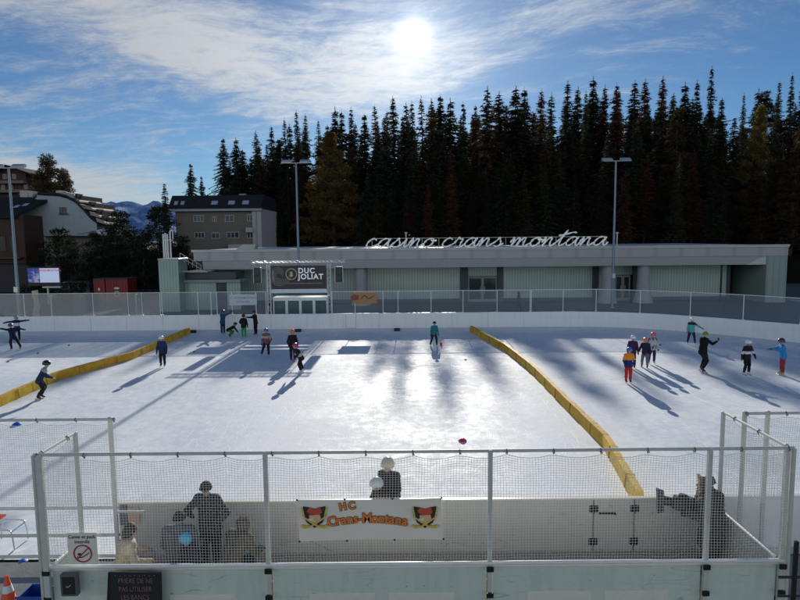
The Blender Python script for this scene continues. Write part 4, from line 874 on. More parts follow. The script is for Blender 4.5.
for cx in (314.5, 425):
    c = Q(cx, 517.5); e = 1/58.5
    def E(x, z, k=0): return (c.x+x*e, yt+.002-k*.003, c.z+z*e)
    cr = mb = MB(); mb.add([E(-10, 10.5), E(-3, 9), (c.x, yt+.002, c.z+8*e), E(3, 9), E(10, 10.5), E(10.5, 2), E(7, -5), E(0, -10), E(-7, -5), E(-10.5, 2)], [(0, 1, 2, 3, 4, 5, 6, 7, 8, 9)]); o = mb.build('club_emblem', INK, t)
    mb = MB(); mb.add([E(-7, 6, 1), E(-4, 9.5, 1), E(0, 7.5, 1), E(5, 10, 1), E(7, 5, 1), E(4, 2, 1), E(-4, 3, 1)], [(0, 1, 2, 3, 4, 5, 6)]); mb.build('emblem_crest', HRED, o)
    mb = MB(); mb.add([E(-5, 2.2, 2), E(5, 2.6, 2), E(6, -2, 2), E(2, -6, 2), E(-4, -5, 2)], [(0, 1, 2, 3, 4)]); mb.build('emblem_field', CRM, o)
    mb = MB(); mb.add([E(-6, -1, 3), E(-1, 0, 3), E(-1, -3, 3), E(-6, -3.5, 3)], [(0, 1, 2, 3)]); mb.build('emblem_patch', SHEET, o)
    for s_ in (-1, 1):
        mb = MB(); mb.tube([E(s_*11, 10, 4), E(s_*9, 0, 4), E(-s_*3, -8, 4), E(-s_*9, -9, 4), E(-s_*11.5, -7, 4)], [.012, .014, .016, .026, .024], 5)
        mb.build('emblem_stick', GOLD, o)
# dark terrace railing at the right edge
t = thing('terrace_railing', (6.9, 8.2, 0), 'black metal railing at the bottom right corner', 'railing')
xx = D(795.5, 560, 8.0).x; zt = D(796, 541, 8.0).z
for x in (xx, xx+1.4): MB().bbox(x-.025, 7.975, .03, x+.025, 8.025, zt, .005).build('post', DARKM, t)
zz_ = D(796, 577, 8.0).z; MB().tube([(xx-.22, 8, zz_), (xx+1.6, 8, zz_)], .02, 8).build('rail', DARKM, t)
zz_ = D(796, 596, 8.0).z; MB().tube([(xx-.22, 8, zz_), (xx+1.6, 8, zz_)], .016, 8).build('rail', DARKM, t)
# ================================================================== MID GROUND: LAMPS, STAGE, FENCE BANNERS
def lamp(x, y, h, label):
    t = thing('floodlight_pole', (x, y, 0), label, 'floodlight', 'floodlight poles round the rink')
    k_ = 1.2 if y > 50 else 1.0
    MB().tube([(x, y, 0), (x, y, 1.2), (x, y, h*.5), (x, y, h)], [.13, .12, .10, .075], 12).build('pole', mat('pole_blue_grey', (.20, .27, .34), .45, .4), t, True)
    MB().bbox(x-.18, y-.18, -.02, x+.18, y+.18, .04, .02).build('base_plate', GALV, t)
    MB().tube([(x-.95, y, h), (x+.95, y, h)], .04, 8).build('cross_arm', GALV, t)
    for s_ in (-1, 1):
        o = MB().prism([(y-.30, h-.06), (y+.12, h+.06), (y+.16, h+.22), (y-.02, h+.27), (y-.34, h+.08)], x+s_*.78-.42, x+s_*.78+.42, 'x').build('floodlight', mat('lamp_housing', (.48, .52, .54), .35, .5), t)
        MB().add([(x+s_*.78-.38, y-.318, h-.045), (x+s_*.78+.38, y-.318, h-.045), (x+s_*.78+.38, y+.10, h+.040), (x+s_*.78-.38, y+.10, h+.040)], [(0, 1, 2, 3)]).build('lens', WIN, o)
        MB().tube([(x+s_*.62, y, h), (x+s_*.62, y-.02, h+.1)], .05, 8).build('bracket', GALV, t)
    MB().bbox(x-.13, y-.25, 2.6, x+.13, y-.12, 3.0, .01).build('fuse_box', GALV, t)
    return t
g = D(296, 163, 52); lamp(g.x, 52, g.z, 'twin floodlight pole rising behind the advertising screen')
g = D(616, 161, 52.3); lamp(g.x, 52.3, g.z, 'twin floodlight pole standing in front of the right casino door')
g = D(11, 167, 43.5); lamp(g.x, 43.2, g.z-.1, 'twin floodlight pole at the left edge before the brown timber house')
# truss stage with banner
SY = 41.6
def truss(mb, a_, b_, s_=.22, r_=.022):
    a_, b_ = Vector(a_), Vector(b_); d = (b_-a_).normalized(); u = Vector((0, 1, 0)) if abs(d.y) < .9 else Vector((1, 0, 0)); v = d.cross(u).normalized()
    cs = [u*s_/2+v*s_/2, -u*s_/2+v*s_/2, -u*s_/2-v*s_/2, u*s_/2-v*s_/2]
    for c in cs: mb.tube([a_+c, b_+c], r_, 6)
    n = int((b_-a_).length/.28); st_ = (b_-a_)/n
    for i in range(n):
        for k in (0, 1, 2, 3):
            c0, c1 = cs[k], cs[(k+1) % 4]
            if i % 2: c0, c1 = c1, c0
            mb.tube([a_+st_*i+c0, a_+st_*(i+1)+c1], r_*.55, 4)
ALU = mat('aluminium', (.60, .64, .68), .35, .6)
def X(px, Y=SY): return D(px, 290, Y).x
def Z(py, Y=SY, px=300): return D(px, py, Y).z
t = thing('truss_gantry', (X(299), SY, 0), 'aluminium truss gantry standing behind the far boards', 'truss gantry')
for px in (269, 329.5): mb = MB(); truss(mb, (X(px), SY, 0), (X(px), SY, Z(263.5))); mb.build('truss_leg', ALU, t); MB().bbox(X(px)-.4, SY-.4, -.03, X(px)+.4, SY+.4, .03, .02).build('foot_plate', ALU, t)
mb = MB(); truss(mb, (X(252), SY, Z(261.5)), (X(346), SY, Z(261.5)), .2); mb.build('truss_beam', ALU, t)
for px, l in ((258.5, 'left'), (339.5, 'right')):
    tt = thing('loudspeaker', (X(px), SY, Z(282)), 'black loudspeaker hanging from the %s end of the truss gantry' % l, 'loudspeaker', 'loudspeakers on the gantry')
    x = X(px); mb = MB(); mb.bbox(x-.24, SY-.22, Z(282), x+.24, SY+.2, Z(267), .03); mb.build('cabinet', BLACK, tt)
    mb = MB(); mb.tube([(x-.27, SY-.2, Z(266.5)), (x-.27, SY-.2, Z(282.5))], .022, 5)
    mb.tube([(x+.27, SY-.2, Z(266.5)), (x+.27, SY-.2, Z(282.5))], .022, 5); mb.tube([(x-.2, SY, Z(267)), (x-.2, SY, Z(262))], .012, 4); mb.tube([(x+.2, SY, Z(267)), (x+.2, SY, Z(262))], .012, 4); mb.build('mounting_frame', ALU, tt)
    for zz_ in (.25, .72): c = Z(282)+(Z(267)-Z(282))*zz_; MB().tube([(x, SY-.225, c), (x, SY-.232, c)], .16, 16).build('speaker_cone', mat('cone_grey', (.05, .05, .055), .7), tt)
t = thing('screen_banner', (X(299), SY-.2, Z(289)), 'dark advertising banner with white lettering and gold emblem hung in the gantry', 'banner')
yb = SY-.20; x0, x1, z0, z1 = X(271.5, yb), X(326.5, yb), Z(289, yb), Z(265.5, yb)
MB().bbox(x0, yb, z0, x1, yb+.04, z1, .008).build('sheet', mat('banner_dark', (.035, .03, .03), .5), t)
MB().prism([(x0+.05, z0-.01), (x1-.05, z0-.01), (x1+.1, z0-.27), (x0-.05, z0-.27)], yb-.03, yb+.02).build('white_strip', mat('strip_white', (.62, .68, .74), .5), t)
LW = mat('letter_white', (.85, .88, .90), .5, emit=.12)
def BX(px): return X(px, yb)
def BZ_(py): return Z(py, yb)
text('lettering', 'DUC', (BX(298.6), yb-.012, BZ_(270.9)), .50, LW, t, .016, .003, sx=.98, align='LEFT', space=1.17)
text('lettering', 'JOLIAT', (BX(298.6), yb-.012, BZ_(276.9)), .50, LW, t, .016, .003, sx=.98, align='LEFT', space=1.17)
text('small_print', 'CONSTRUCTION & RENOVATION', (BX(305), yb-.012, BZ_(283.4)), .12, mat('print_grey', (.4, .4, .4), .6), t, .0, .003, sx=1.3)
cx_, cz_ = BX(291.8), BZ_(274); MB().tube([(cx_+.37*math.cos(i*math.pi/16), yb-.012, cz_+.37*math.sin(i*math.pi/16)) for i in range(33)], .028, 6).build('emblem_ring', mat('gold', (.62, .50, .26), .5), t)
MB().prism([(cx_, cz_+.2), (cx_+.10, cz_+.06), (cx_+.05, cz_+.0), (cx_+.13, cz_-.12), (cx_, cz_-.2), (cx_-.13, cz_-.12), (cx_-.05, cz_+.0), (cx_-.10, cz_+.06)], yb-.014, yb-.002).build('emblem', mat('gold', (.62, .50, .26), .5), t)
mb = MB(); rg = random.Random(5)
for k in range(7):
    rr = .25+k*.11; mb.tube([(x0+.55+rr*math.cos(a_)*.9, yb-.008, (z0+z1)/2+.1+rr*math.sin(a_)*.75) for a_ in [math.pi*(.0+1.6*i/14)+k*.3 for i in range(15)] if x0+.05 < x0+.55+rr*math.cos(a_)*.9 < x0+1.4 and z0+.05 < (z0+z1)/2+.1+rr*math.sin(a_)*.75 < z1-.05] or [(x0+.5, yb-.008, z0+.5), (x0+.6, yb-.008, z0+.5)], .008, 4)
mb.build('line_drawing', mat('line_grey', (.5, .5, .5), .6), t)
t = thing('glazed_booth', (X(299), SY+.6, 0), 'white framed glazed booth beneath the advertising banner', 'booth')
x0, x1 = X(272), X(327); zt = Z(297.5)
y0 = SY+.15
mb = MB(); mb.bbox(x0, y0, zt-.12, x1, y0+1.6, zt, .01); mb.build('roof', WHPAINT, t)
MB().bbox(x0, y0-.03, zt+.12, x1, y0+.04, Z(292.5), .01).build('header_panel', mat('teal_dark', (.04, .09, .11), .4), t)
for k in range(4):
    a_, b_ = x0+(x1-x0)*k/4, x0+(x1-x0)*(k+1)/4
    o = MB().bbox(a_, y0, 0, a_+.09, y0+.08, zt-.121, .008).bbox(b_-.09, y0, 0, b_, y0+.08, zt-.121, .008).bbox(a_+.091, y0, .02, b_-.091, y0+.08, .14, .008).bbox(a_+.091, y0, zt-.24, b_-.091, y0+.08, zt-.122, .008).build('door', WHPAINT, t)
    MB().box(a_+.09, y0+.03, .14, b_-.09, y0+.04, zt-.24).build('pane', glassy('booth_glass', (.12, .18, .2), .55, .1), o)
MB().box(x0, y0+1.55, 0, x1, y0+1.59, zt-.13).build('rear_panel', mat('booth_back', (.10, .14, .15), .7), t)
def sheet_banner(px0, py0, px1, py1, Y, m, label, name='fence_banner', lines=None):
    a_, b_ = D(px0, py0, Y), D(px1, py1, Y); t = thing(name, (a_.x, Y, b_.z), label, 'banner')
    MB().bbox(a_.x, Y-.01, b_.z, b_.x, Y+.005, a_.z, .004).build('sheet', m, t)
    return t, a_, b_
t, a_, b_ = sheet_banner(229, 294.5, 257, 305, 40.18, mat('banner_pale', (.50, .55, .60), .6, var=.08), 'pale banner with two faint text lines tied on the far fence left of the gantry')
for k, s_ in enumerate(('HC CRANS-MONTANA', 'PATINOIRE')): text('lettering', s_, ((a_.x+b_.x)/2, 40.165, a_.z-.24-.27*k), .19, mat('faded_ink', (.25, .28, .34), .7), t, .002, .002)
t, a_, b_ = sheet_banner(352, 292.5, 377, 303.5, 40.18, mat('banner_ochre', (.36, .21, .08), .6), 'orange ochre banner on the far fence just right of the gantry')
MB().prism([(a_.x-.15, a_.z-.32), (a_.x+.1, a_.z-.14), (a_.x+.45, a_.z-.2), (a_.x+.4, a_.z-.5), (a_.x+.05, a_.z-.52)], 40.155, 40.166).build('red_motif', mat('motif_red', (.28, .05, .03), .6), t)
MB().tube(catmull([(a_.x+.6, 40.16, a_.z-.45), (a_.x+.85, 40.16, a_.z-.2), (a_.x+1.1, 40.16, a_.z-.42), (a_.x+1.45, 40.16, a_.z-.25)], 4), .025, 5).build('motif_line', INK, t)
#GROUND_END
# ================================================================== CASINO
CY = 55.0; WY = 58.0
def cx(px, Y=CY): return D(px, 280, Y).x
def cz(py, Y=CY, px=400): return D(px, py, Y).z
ca = thing('casino_building', (9, WY, 0), 'long low casino with pale metal fascia and greenish ribbed glass walls behind the rink', 'building')
zt, zf = 5.27, 3.52
xl0, xl1, xr1 = cx(193), cx(208), cx(787)
# roof slab in stepped fascia bands
MB().prism([(xl0, zt-.14), (xl0, zt), (xr1, zt), (xr1, zt-.14)], CY-.12, CY+22, 'y').build('roof', FASC, ca)
MB().prism([(CY, zt-.142), (CY+.02, zt-.95), (CY+.42, zt-.95), (CY+.42, zt-.142)], xl0+.15, xr1-.02, 'x').build('fascia_band', mat('fascia_upper', (.31, .37, .42), .42, .2, custom=rib_c((.42, .43, .44), 2.4, .8)), ca)
MB().prism([(CY+.10, zt-.952), (CY+.26, zf), (CY+.70, zf), (CY+.70, zt-.952)], xl0+.9, cx(766), 'x').build('fascia_band', FASC, ca)
MB().box(xl1, CY+.71, zf+.01, cx(766), WY+.3, zf+.12).build('soffit', mat('soffit_grey', (.16, .18, .20), .8), ca)
MB().tube([(xl0, CY-.14, zt+.03), (xr1, CY-.14, zt+.03)], .05, 6).build('roof_edge_trim', mat('trim_pale', (.58, .62, .64), .4), ca)
# right hand end frame
xi0, xi1 = cx(746), cx(766)
MB().prism([(xi0, zf-.002), (xi1-.02, 4.36), (xi1-.02, zf-.002)], CY+.1, CY+.5, 'y').build('corner_brace', FASC, ca)
MB().bbox(xi1, CY+.03, 0, xr1-.03, CY+6, zt-.96, .02).build('end_wall', mat('end_wall_glass', (.3, .4, .38), .3, custom=rib_c((.27, .36, .34), .55, .75)), ca)
# wall behind the glass volume, dark interior at right
def wpx(px): return D(px, 290, WY).x
segs = [(216, 256, 'g'), (256, 352, 'g'), (352, 460, 'g'), (468, 497, 'd'), (503, 592, 'g'), (598, 632, 'd'), (638, 727, 'g')]
k = 0
for a_, b_, kind in segs:
    if kind == 'g': MB().box(wpx(a_), WY, .35, wpx(b_), WY+.08, zf+.0).build('glass_wall', GREENGL, ca); MB().bbox(wpx(a_), WY-.03, 0, wpx(b_), WY+.1, .348, .01).build('plinth', mat('plinth_dark', (.05, .06, .07), .6), ca)
for a_, b_ in ((216, 218), (460, 468), (497, 503), (592, 598), (632, 638), (726, 729)):
    MB().bbox(wpx(a_)+.003, WY-.16, 0, wpx(b_)-.003, WY+.2, zf+.0, .02).build('pier', mat('pier_teal', (.035, .06, .075), .5), ca)
for a_, b_ in ((468, 497), (598, 632)):
    xa, xb = wpx(a_)+.01, wpx(b_)-.01; dt = 2.45
    MB().box(xa, WY+.02, dt+.05, xb, WY+.07, zf).build('glass_wall', GREENPALE, ca)
    if a_ == 598: xa, xb = wpx(615), wpx(630); MB().box(wpx(598)+.01, WY+.02, 0, xa-.01, WY+.07, dt+.04).build('glass_wall', GREENGL, ca)
    xm = (xa+xb)/2
    for s0, s1 in ((xa, xm-.01), (xm+.01, xb)):
        o = MB().bbox(s0, WY-.02, 0, s0+.12, WY+.06, dt, .008).bbox(s1-.12, WY-.02, 0, s1, WY+.06, dt, .008).bbox(s0+.121, WY-.02, 0, s1-.121, WY+.06, .28, .008).bbox(s0+.121, WY-.02, dt-.16, s1-.121, WY+.06, dt, .008).bbox(s0+.121, WY-.02, 1.0, s1-.121, WY+.06, 1.1, .008).build('door', mat('door_grey', (.26, .27, .27), .5), ca)
        MB().box(s0+.12, WY+.01, .28, s1-.12, WY+.03, dt-.16).build('pane', WIN, o)
        MB().tube([(s1-.2 if s1 < xm+.1 else s0+.2, WY-.06, .8), (s1-.2 if s1 < xm+.1 else s0+.2, WY-.06, 1.5)], .02, 6).build('handle', GALV, o)
MB().box(wpx(216), WY+2.5, 0, wpx(766), WY+2.6, zf).build('inner_wall', mat('inner_dark', (.02, .02, .022), .9), ca)
MB().box(wpx(216), WY+10, 0, wpx(790), WY+10.2, zt-.15).build('rear_wall', STUCCO_G, ca)
for px in (361, 607, 643):
    x = D(px, 290, CY+1.2).x
    mb = MB(); mb.tube([(x, CY+1.2, 0), (x, CY+1.2, .5), (x, CY+1.2, 1.2), (x, CY+1.2, 2.0), (x, CY+1.2, zf)], [.92, .78, .62, .56, .55], 24); mb.build('column', mat('column_white', (.32, .33, .36), .6), ca, True)
mb = MB(); mb.tube([(cx(727), CY+1, 0), (cx(727), CY+1, zf)], .09, 8); mb.build('corner_post', DARKM, ca)
# left service tower and low annex
an = thing('glass_stair_tower', (D(169, 280, 53).x, 53, 0), 'pale green ribbed glass tower at the left end of the casino', 'tower')
x0, x1 = D(159, 280, 52).x, D(179, 280, 52).x
MB().bbox(x0, 52, 0, x1, 54.2, 4.55, .02).build('ribbed_wall', GREENPALE, an); MB().bbox(x0-.04, 51.96, 4.552, x1+.04, 54.24, 4.66, .02).build('roof_cap', FASC, an)
MB().bbox(x1+.01, 53.3, 0, D(216, 280, 53.3).x, 56.5, 2.45, .02).build('annex_wall', GREENPALE, an)
MB().bbox(x1+.01, 53.0, 2.46, D(240, 280, 53).x, 56.6, 2.72, .02).build('annex_roof', mat('annex_roof', (.24, .28, .31), .5), an)
MB().bbox(x1+.01, 53.6, 2.73, D(236, 280, 53.6).x, 56.4, 3.34, .02).build('upper_band', mat('annex_band', (.05, .06, .07), .5), an)
MB().bbox(x1+.01, 53.4, 3.35, D(208, 280, 53.4).x, 56.4, 3.46, .02).build('canopy', FASC, an)
a_, b_ = D(216.5, 280, 53.3).x, D(226, 280, 53.3).x; MB().bbox(a_, 53.32, 0, b_, 53.4, 2.45, .01).build('service_door', mat('service_door', (.04, .05, .06), .5), an)
MB().bbox(b_+.02, 53.3, 0, D(240, 280, 53.3).x, 53.5, 2.45, .01).build('annex_wall', GREENPALE, an)
vt = thing('vent_pipes', (D(166, 245, 53).x, 53, 4.66), 'cluster of pale vertical vent pipes on top of the glass tower', 'vent pipes')
for i, (px, zt_) in enumerate(((163.5, 234), (165.6, 233), (167.7, 234), (170.5, 232))):
    x = D(px, 245, 53).x; MB().tube([(x, 53, 4.66), (x, 53, cz(zt_, 53, 166))]+([(x+.05, 53, cz(zt_, 53, 166)+.12), (x+.25, 53, cz(zt_, 53, 166)+.12)] if i == 3 else []), .07, 8).build('pipe', WHPAINT, vt, True)
x = D(173.3, 245, 53).x; MB().tube([(x, 53, cz(239, 53, 166)), (x, 53, cz(231, 53, 166))], .05, 8).tube([(D(163.5, 245, 53).x, 53, cz(240, 53, 166)), (x, 53, cz(240, 53, 166))], .03, 6).build('cross_pipe', WHPAINT, vt)
rl = thing('stair_railing', (x1, 53, 4.5), 'thin slanted handrail running down from the glass tower', 'railing')
q0, q1 = D(180, 257, 53), D(201, 269, 53)
for dz_ in (0, .35): MB().tube([(q0.x, 53, q0.z+dz_), (q1.x, 53, q1.z+dz_)], .025, 6).build('handrail', GALV, rl)
for i in range(6): p = q0.lerp(q1, i/5); MB().tube([(p.x, 53, p.z-.3), (p.x, 53, p.z+.36)], .018, 5).build('post', GALV, rl)
MB().bbox(x1+.0, 52.95, 3.47, D(206, 280, 53).x, 53.02, 3.53, .01).build('rail_foot', GALV, rl)
hb = thing('roof_hatch', D(245, 249, 60), 'small pale slanted hatch on the casino roof below the hotel', 'hatch')
p = D(245, 249, 60); MB().prism([(p.x-.9, 5.28), (p.x+.9, 5.28), (p.x+1.1, 5.75), (p.x-.2, 5.75)], 60, 61.5).build('hatch_body', mat('hatch_pale', (.5, .48, .42), .6), hb)
for px, l in ((406, 'left'), (617, 'right')):
    p = D(px, 240, 58); t = thing('roof_vent', (p.x, 58, 5.28), 'thin pale vent stub on the roof behind the %s part of the lettering' % l, 'vent'); MB().tube([(p.x, 58, 5.27), (p.x, 58, cz(233, 58, px))], .06, 8).ell((p.x, 58, cz(233, 58, px)), (.14, .14, .10)).build('stub', GALV, t)
# script lettering
ls = thing('roof_lettering', (D(364, 245, CY+.3).x, CY+.3, zt), 'white script lettering casino crans montana standing on the roof edge', 'sign lettering')
GL = dict(
 c=(1.0, [[(.78, .78), (.60, .98), (.30, .90), (.08, .50), (.10, .14), (.35, .0), (.68, .12), (1.02, .40)]]),
 a=(1.18, [[(.88, .80), (.62, 1.0), (.28, .85), (.06, .42), (.16, .05), (.42, .06), (.74, .50), (.92, .98), (.84, .40), (.90, .05), (1.08, .10), (1.24, .38)]]),
 s=(.86, [[(.0, .30), (.30, .72), (.44, 1.02), (.52, .80), (.66, .42), (.58, .08), (.30, .0), (.12, .14)], [(.55, .06), (.72, .14), (.90, .38)]]),
 i=(.58, [[(.0, .36), (.18, .70), (.28, .98), (.20, .40), (.26, .04), (.42, .08), (.62, .38)], [(.33, 1.36), (.37, 1.42)]]),
 n=(1.22, [[(.0, .40), (.14, .85), (.24, .96), (.22, .50), (.16, .0), (.34, .55), (.60, .94), (.76, .86), (.72, .40), (.78, .05), (.96, .08), (1.24, .38)]]),
 o=(1.0, [[(.55, .98), (.22, .80), (.06, .40), (.18, .04), (.50, .05), (.78, .42), (.76, .84), (.55, .98), (.62, .72), (.85, .68), (1.06, .74)]]),
 r=(.90, [[(.0, .38), (.20, .85), (.30, 1.08), (.42, .86), (.66, .84), (.56, .40), (.60, .05), (.76, .08), (.92, .38)]]),
 m=(1.70, [[(.0, .40), (.14, .85), (.24, .96), (.22, .50), (.16, .0), (.34, .55), (.58, .94), (.72, .86), (.66, .40), (.60, .0), (.80, .55), (1.06, .94), (1.20, .86), (1.16, .40), (1.22, .05), (1.42, .08), (1.72, .38)]]),
 t=(.86, [[(.0, .38), (.34, .95), (.66, 1.78), (.40, .90), (.30, .20), (.40, .02), (.60, .10), (.88, .40)], [(.02, 1.18), (.5, 1.26), (1.15, 1.50), (1.5, 1.48)]]))
xh = .80; zb0 = zt+.14
for wrd, pa, pb in (('casino', 365, 435.5), ('crans', 441, 503.5), ('montana', 509, 608)):
    xa, xb = D(pa, 242, CY+.3).x, D(pb, 242, CY+.3).x
    tw = sum(GL[c][0] for c in wrd)+.15; s_ = (xb-xa)/tw; u = 0
    for c in wrd:
        mb = MB()
        for st in GL[c][1]:
            pts = catmull([(xa+(u+x_)*s_+(z_)*.30, CY+.3, zb0+z_*xh) for x_, z_ in st], 5) if len(st) > 2 else [Vector((xa+(u+x_)*s_+z_*.30, CY+.3, zb0+z_*xh)) for x_, z_ in st]
            n_ = len(pts); mb.tube(pts, [.066+.020*math.sin(i*1.1) if 0 < i < n_-1 else .04 for i in range(n_)], 8)
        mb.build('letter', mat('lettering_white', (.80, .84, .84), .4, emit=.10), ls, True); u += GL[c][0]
fr = MB(); xa, xb = D(372, 242, CY+.42).x, D(606, 242, CY+.42).x
fr.tube([(xa, CY+.42, zt+.95), (xb, CY+.42, zt+.95)], .028, 6); fr.tube([(xa, CY+.42, zt+.16), (xb, CY+.42, zt+.16)], .022, 6)
for i in range(15): x = xa+(xb-xa)*i/14; fr.tube([(x, CY+.42, zt), (x, CY+.42, zt+.95)], .022, 5)
fr.build('support_frame', GALV, ls)
# ================================================================== LEFT BUILDINGS
def window(par, x0, z0, x1, z1, y, fm, panes=2, sill=True):
    o = MB().bbox(x0-.08, y-.06, z0-.08, x1+.08, y-.004, z0, .01).bbox(x0-.08, y-.06, z1, x1+.08, y-.004, z1+.08, .01).bbox(x0-.08, y-.06, z0+.001, x0, y-.004, z1-.001, .01).bbox(x1, y-.06, z0+.001, x1+.08, y-.004, z1-.001, .01)
    for k in range(1, panes): xm = x0+(x1-x0)*k/panes; o.bbox(xm-.04, y-.055, z0+.002, xm+.04, y-.008, z1-.002, .008)
    o = o.build('window', fm, par); MB().box(x0, y-.03, z0, x1, y-.012, z1).build('pane', WIN, o); return o
HYY = 95.0
def hx(px): return D(px, 230, HYY).x
def hzz(py): return D(220, py, HYY).z
ht = thing('hotel_building', (hx(216), HYY, 0), 'taupe hotel block with dark mansard roof and skylights behind the left end of the casino', 'building')
x0, x1 = hx(176), hx(262)
MB().box(x0, HYY, 0, hx(253), HYY+12, hzz(208)).build('wall', STUCCO_G, ht)
MB().box(hx(253)+.01, HYY-.35, 0, x1, HYY+12, hzz(209)).build('side_wall', STUCCO_W, ht)
MB().prism([(HYY-.6, hzz(209)+.02), (HYY+1.6, hzz(194.5)), (HYY+10, hzz(194.5)), (HYY+12.6, hzz(209)+.02)], hx(170), hx(262.5), 'x').build('roof', SLATE, ht)
MB().bbox(hx(170), HYY-.75, hzz(209)-.35, hx(263.5), HYY-.02, hzz(209)+.01, .03).build('eaves_gutter', mat('gutter', (.30, .33, .36), .5), ht)
for px in (176.5, 183, 215, 232, 246):
    zz0, zz1 = hzz(204.5), hzz(200.5); f = (zz0-(hzz(209)+.02))/(hzz(194.5)-hzz(209)); g_ = (zz1-(hzz(209)+.02))/(hzz(194.5)-hzz(209))
    y0_, y1_ = HYY-.6+2.2*f-.06, HYY-.6+2.2*g_-.06; w_ = 1.0 if px > 200 else .55; x = hx(px)
    MB().add([(x-w_/2, y0_, zz0), (x+w_/2, y0_, zz0), (x+w_/2, y1_, zz1), (x-w_/2, y1_, zz1), (x-w_/2, y0_+.1, zz0), (x+w_/2, y0_+.1, zz0), (x+w_/2, y1_+.1, zz1), (x-w_/2, y1_+.1, zz1)], [(0, 1, 2, 3), (4, 7, 6, 5), (0, 4, 5, 1), (2, 6, 7, 3), (1, 5, 6, 2), (0, 3, 7, 4)]).build('skylight', mat('skylight_glass', (.35, .42, .5), .12, spec=1.0), ht)
WF = mat('window_frame', (.46, .47, .48), .5)
for a_, b_, c_, d_ in ((194.5, 204, 215.5, 221), (226, 234, 215.5, 221.5), (248, 252.6, 215, 221), (195, 204, 232.5, 237.5), (212, 219, 233, 238), (227, 238.5, 232.5, 237.8), (247.5, 252.6, 233, 238), (213.5, 216.5, 217, 221)):
    window(ht, hx(a_), hzz(d_), hx(b_), hzz(c_), HYY, WF, 3 if b_-a_ > 8 else 2)
MB().bbox(hx(247), HYY-.9, hzz(232)-.1, hx(253.5), HYY-.36, hzz(228), .03).build('balcony', STUCCO_W, ht)
MB().bbox(hx(229), HYY-.9, hzz(250)-.1, hx(252), HYY-.02, hzz(244.5), .03).build('balcony', STUCCO_W, ht)
x = hx(235); MB().bbox(x-.5, HYY+5, hzz(195), x+.5, HYY+6, hzz(191.5), .03).build('chimney', mat('chimney_grey', (.3, .3, .3), .7), ht)
MB().tube([(hx(257), HYY-.42, .5), (hx(257), HYY-.42, hzz(210))], .09, 8).build('downpipe', mat('gutter', (.30, .33, .36), .5), ht)
# white gable house
GY = 78.0
def gx(px): return D(px, 230, GY).x
def gz(py, px=50): return D(px, py, GY).z
gh = thing('gable_house', (gx(55), GY, 0), 'pale blue white house with a broad curved gable and one small window', 'house')
prof = [(gx(24), 0), (gx(97), 0), (gx(97), gz(224)), (gx(91), gz(219)), (gx(84), gz(210.5)), (gx(77), gz(203)), (gx(70), gz(199)), (gx(62), gz(196.5)), (gx(41), gz(195.2)), (gx(19), gz(215)), (gx(24), gz(216))]
def sheared(mb, k=-6.6/11): mb.v = [(v[0]+(max(v[1]-GY, 0))*k, v[1], v[2]) for v in mb.v]; return mb
sheared(MB().prism(prof, GY, GY+11)).build('wall', STUCCO_B, gh)
rp = [(gx(p_), gz(q_)) for p_, q_ in ((97.5, 223.2), (91.5, 217.5), (84.3, 209.3), (77, 201.8), (70, 197.8), (62, 195.4), (40.8, 194.2))]
sheared(MB().prism(rp+[(x_+.04, z_+.28) for x_, z_ in reversed(rp)], GY-.25, GY+11.2)).build('roof', SLATE, gh)
window(gh, gx(61.5), gz(213), gx(67), gz(208), GY, mat('frame_brown', (.12, .05, .03), .6), 2)
MB().bbox(gx(61), GY-.35, gz(214.6), gx(69.5), GY-.07, gz(213.6), .02).build('window_sill', mat('frame_brown', (.12, .05, .03), .6), gh)
MB().bbox(gx(45), GY+3, gz(196), gx(48.5), GY+5, gz(188.5), .05).build('chimney', STUCCO_W, gh); MB().bbox(gx(49), GY+3, gz(196), gx(56), GY+5, gz(190.5), .05).build('roof_box', mat('roof_box', (.24, .30, .36), .6), gh)
MB().bbox(gx(43), GY+2.9, gz(196), gx(56.5), GY+3.0, gz(194), .02).build('chimney_base', STUCCO_W, gh)
# brown timber house, dark roof
TY = 74.0
def tx(px): return D(px, 230, TY).x
def tz(py): return D(10, py, TY).z
th = thing('timber_house', (tx(0), TY, 0), 'brown timber clad house with dark sloping roof and skylights at the left edge', 'house')
MB().box(tx(-60), TY, 3.6, tx(24), TY+9, tz(215)).build('timber_wall', WOODBR, th)
MB().box(tx(-60), TY+.6, 0, tx(23), TY+9, 3.59).build('ground_floor', mat('dark_ground_floor', (.03, .03, .035), .7), th)
MB().prism([(TY-.6, tz(215.6)), (TY+4.6, tz(194.5)+.0), (TY+4.6, tz(194.5)-.3), (TY-.6, tz(215.6)-.3)], tx(-60), tx(19), 'x').build('roof', SLATE, th)
MB().add([(tx(19), TY-.6, tz(215.6)), (tx(19)+1.6, TY+4.6, tz(195.2)), (tx(19), TY+4.6, tz(195)), (tx(18.9), TY-.6, tz(215.9)-.3), (tx(19)+1.6, TY+4.6, tz(195.2)-.4), (tx(18.9), TY+4.6, tz(195)-.4)], [(0, 1, 2), (3, 5, 4), (0, 3, 4, 1)]).build('roof_hip', SLATE, th)
for px, py in ((9, 206), (22.5, 204)):
    if px > 18: px = 16
    f = (tz(py+1.5)-tz(215.6))/(tz(194.5)-tz(215.6)); g_ = (tz(py-1.5)-tz(215.6))/(tz(194.5)-tz(215.6)); x = tx(px)
    MB().add([(x-.3, TY-.6+5.2*f-.05, tz(py+1.5)+.05), (x+.3, TY-.6+5.2*f-.05, tz(py+1.5)+.05), (x+.4, TY-.6+5.2*g_-.05, tz(py-1.5)+.05), (x-.2, TY-.6+5.2*g_-.05, tz(py-1.5)+.05)], [(0, 1, 2, 3)]).build('skylight', mat('skylight_glass', (.35, .42, .5), .12, spec=1.0), th)
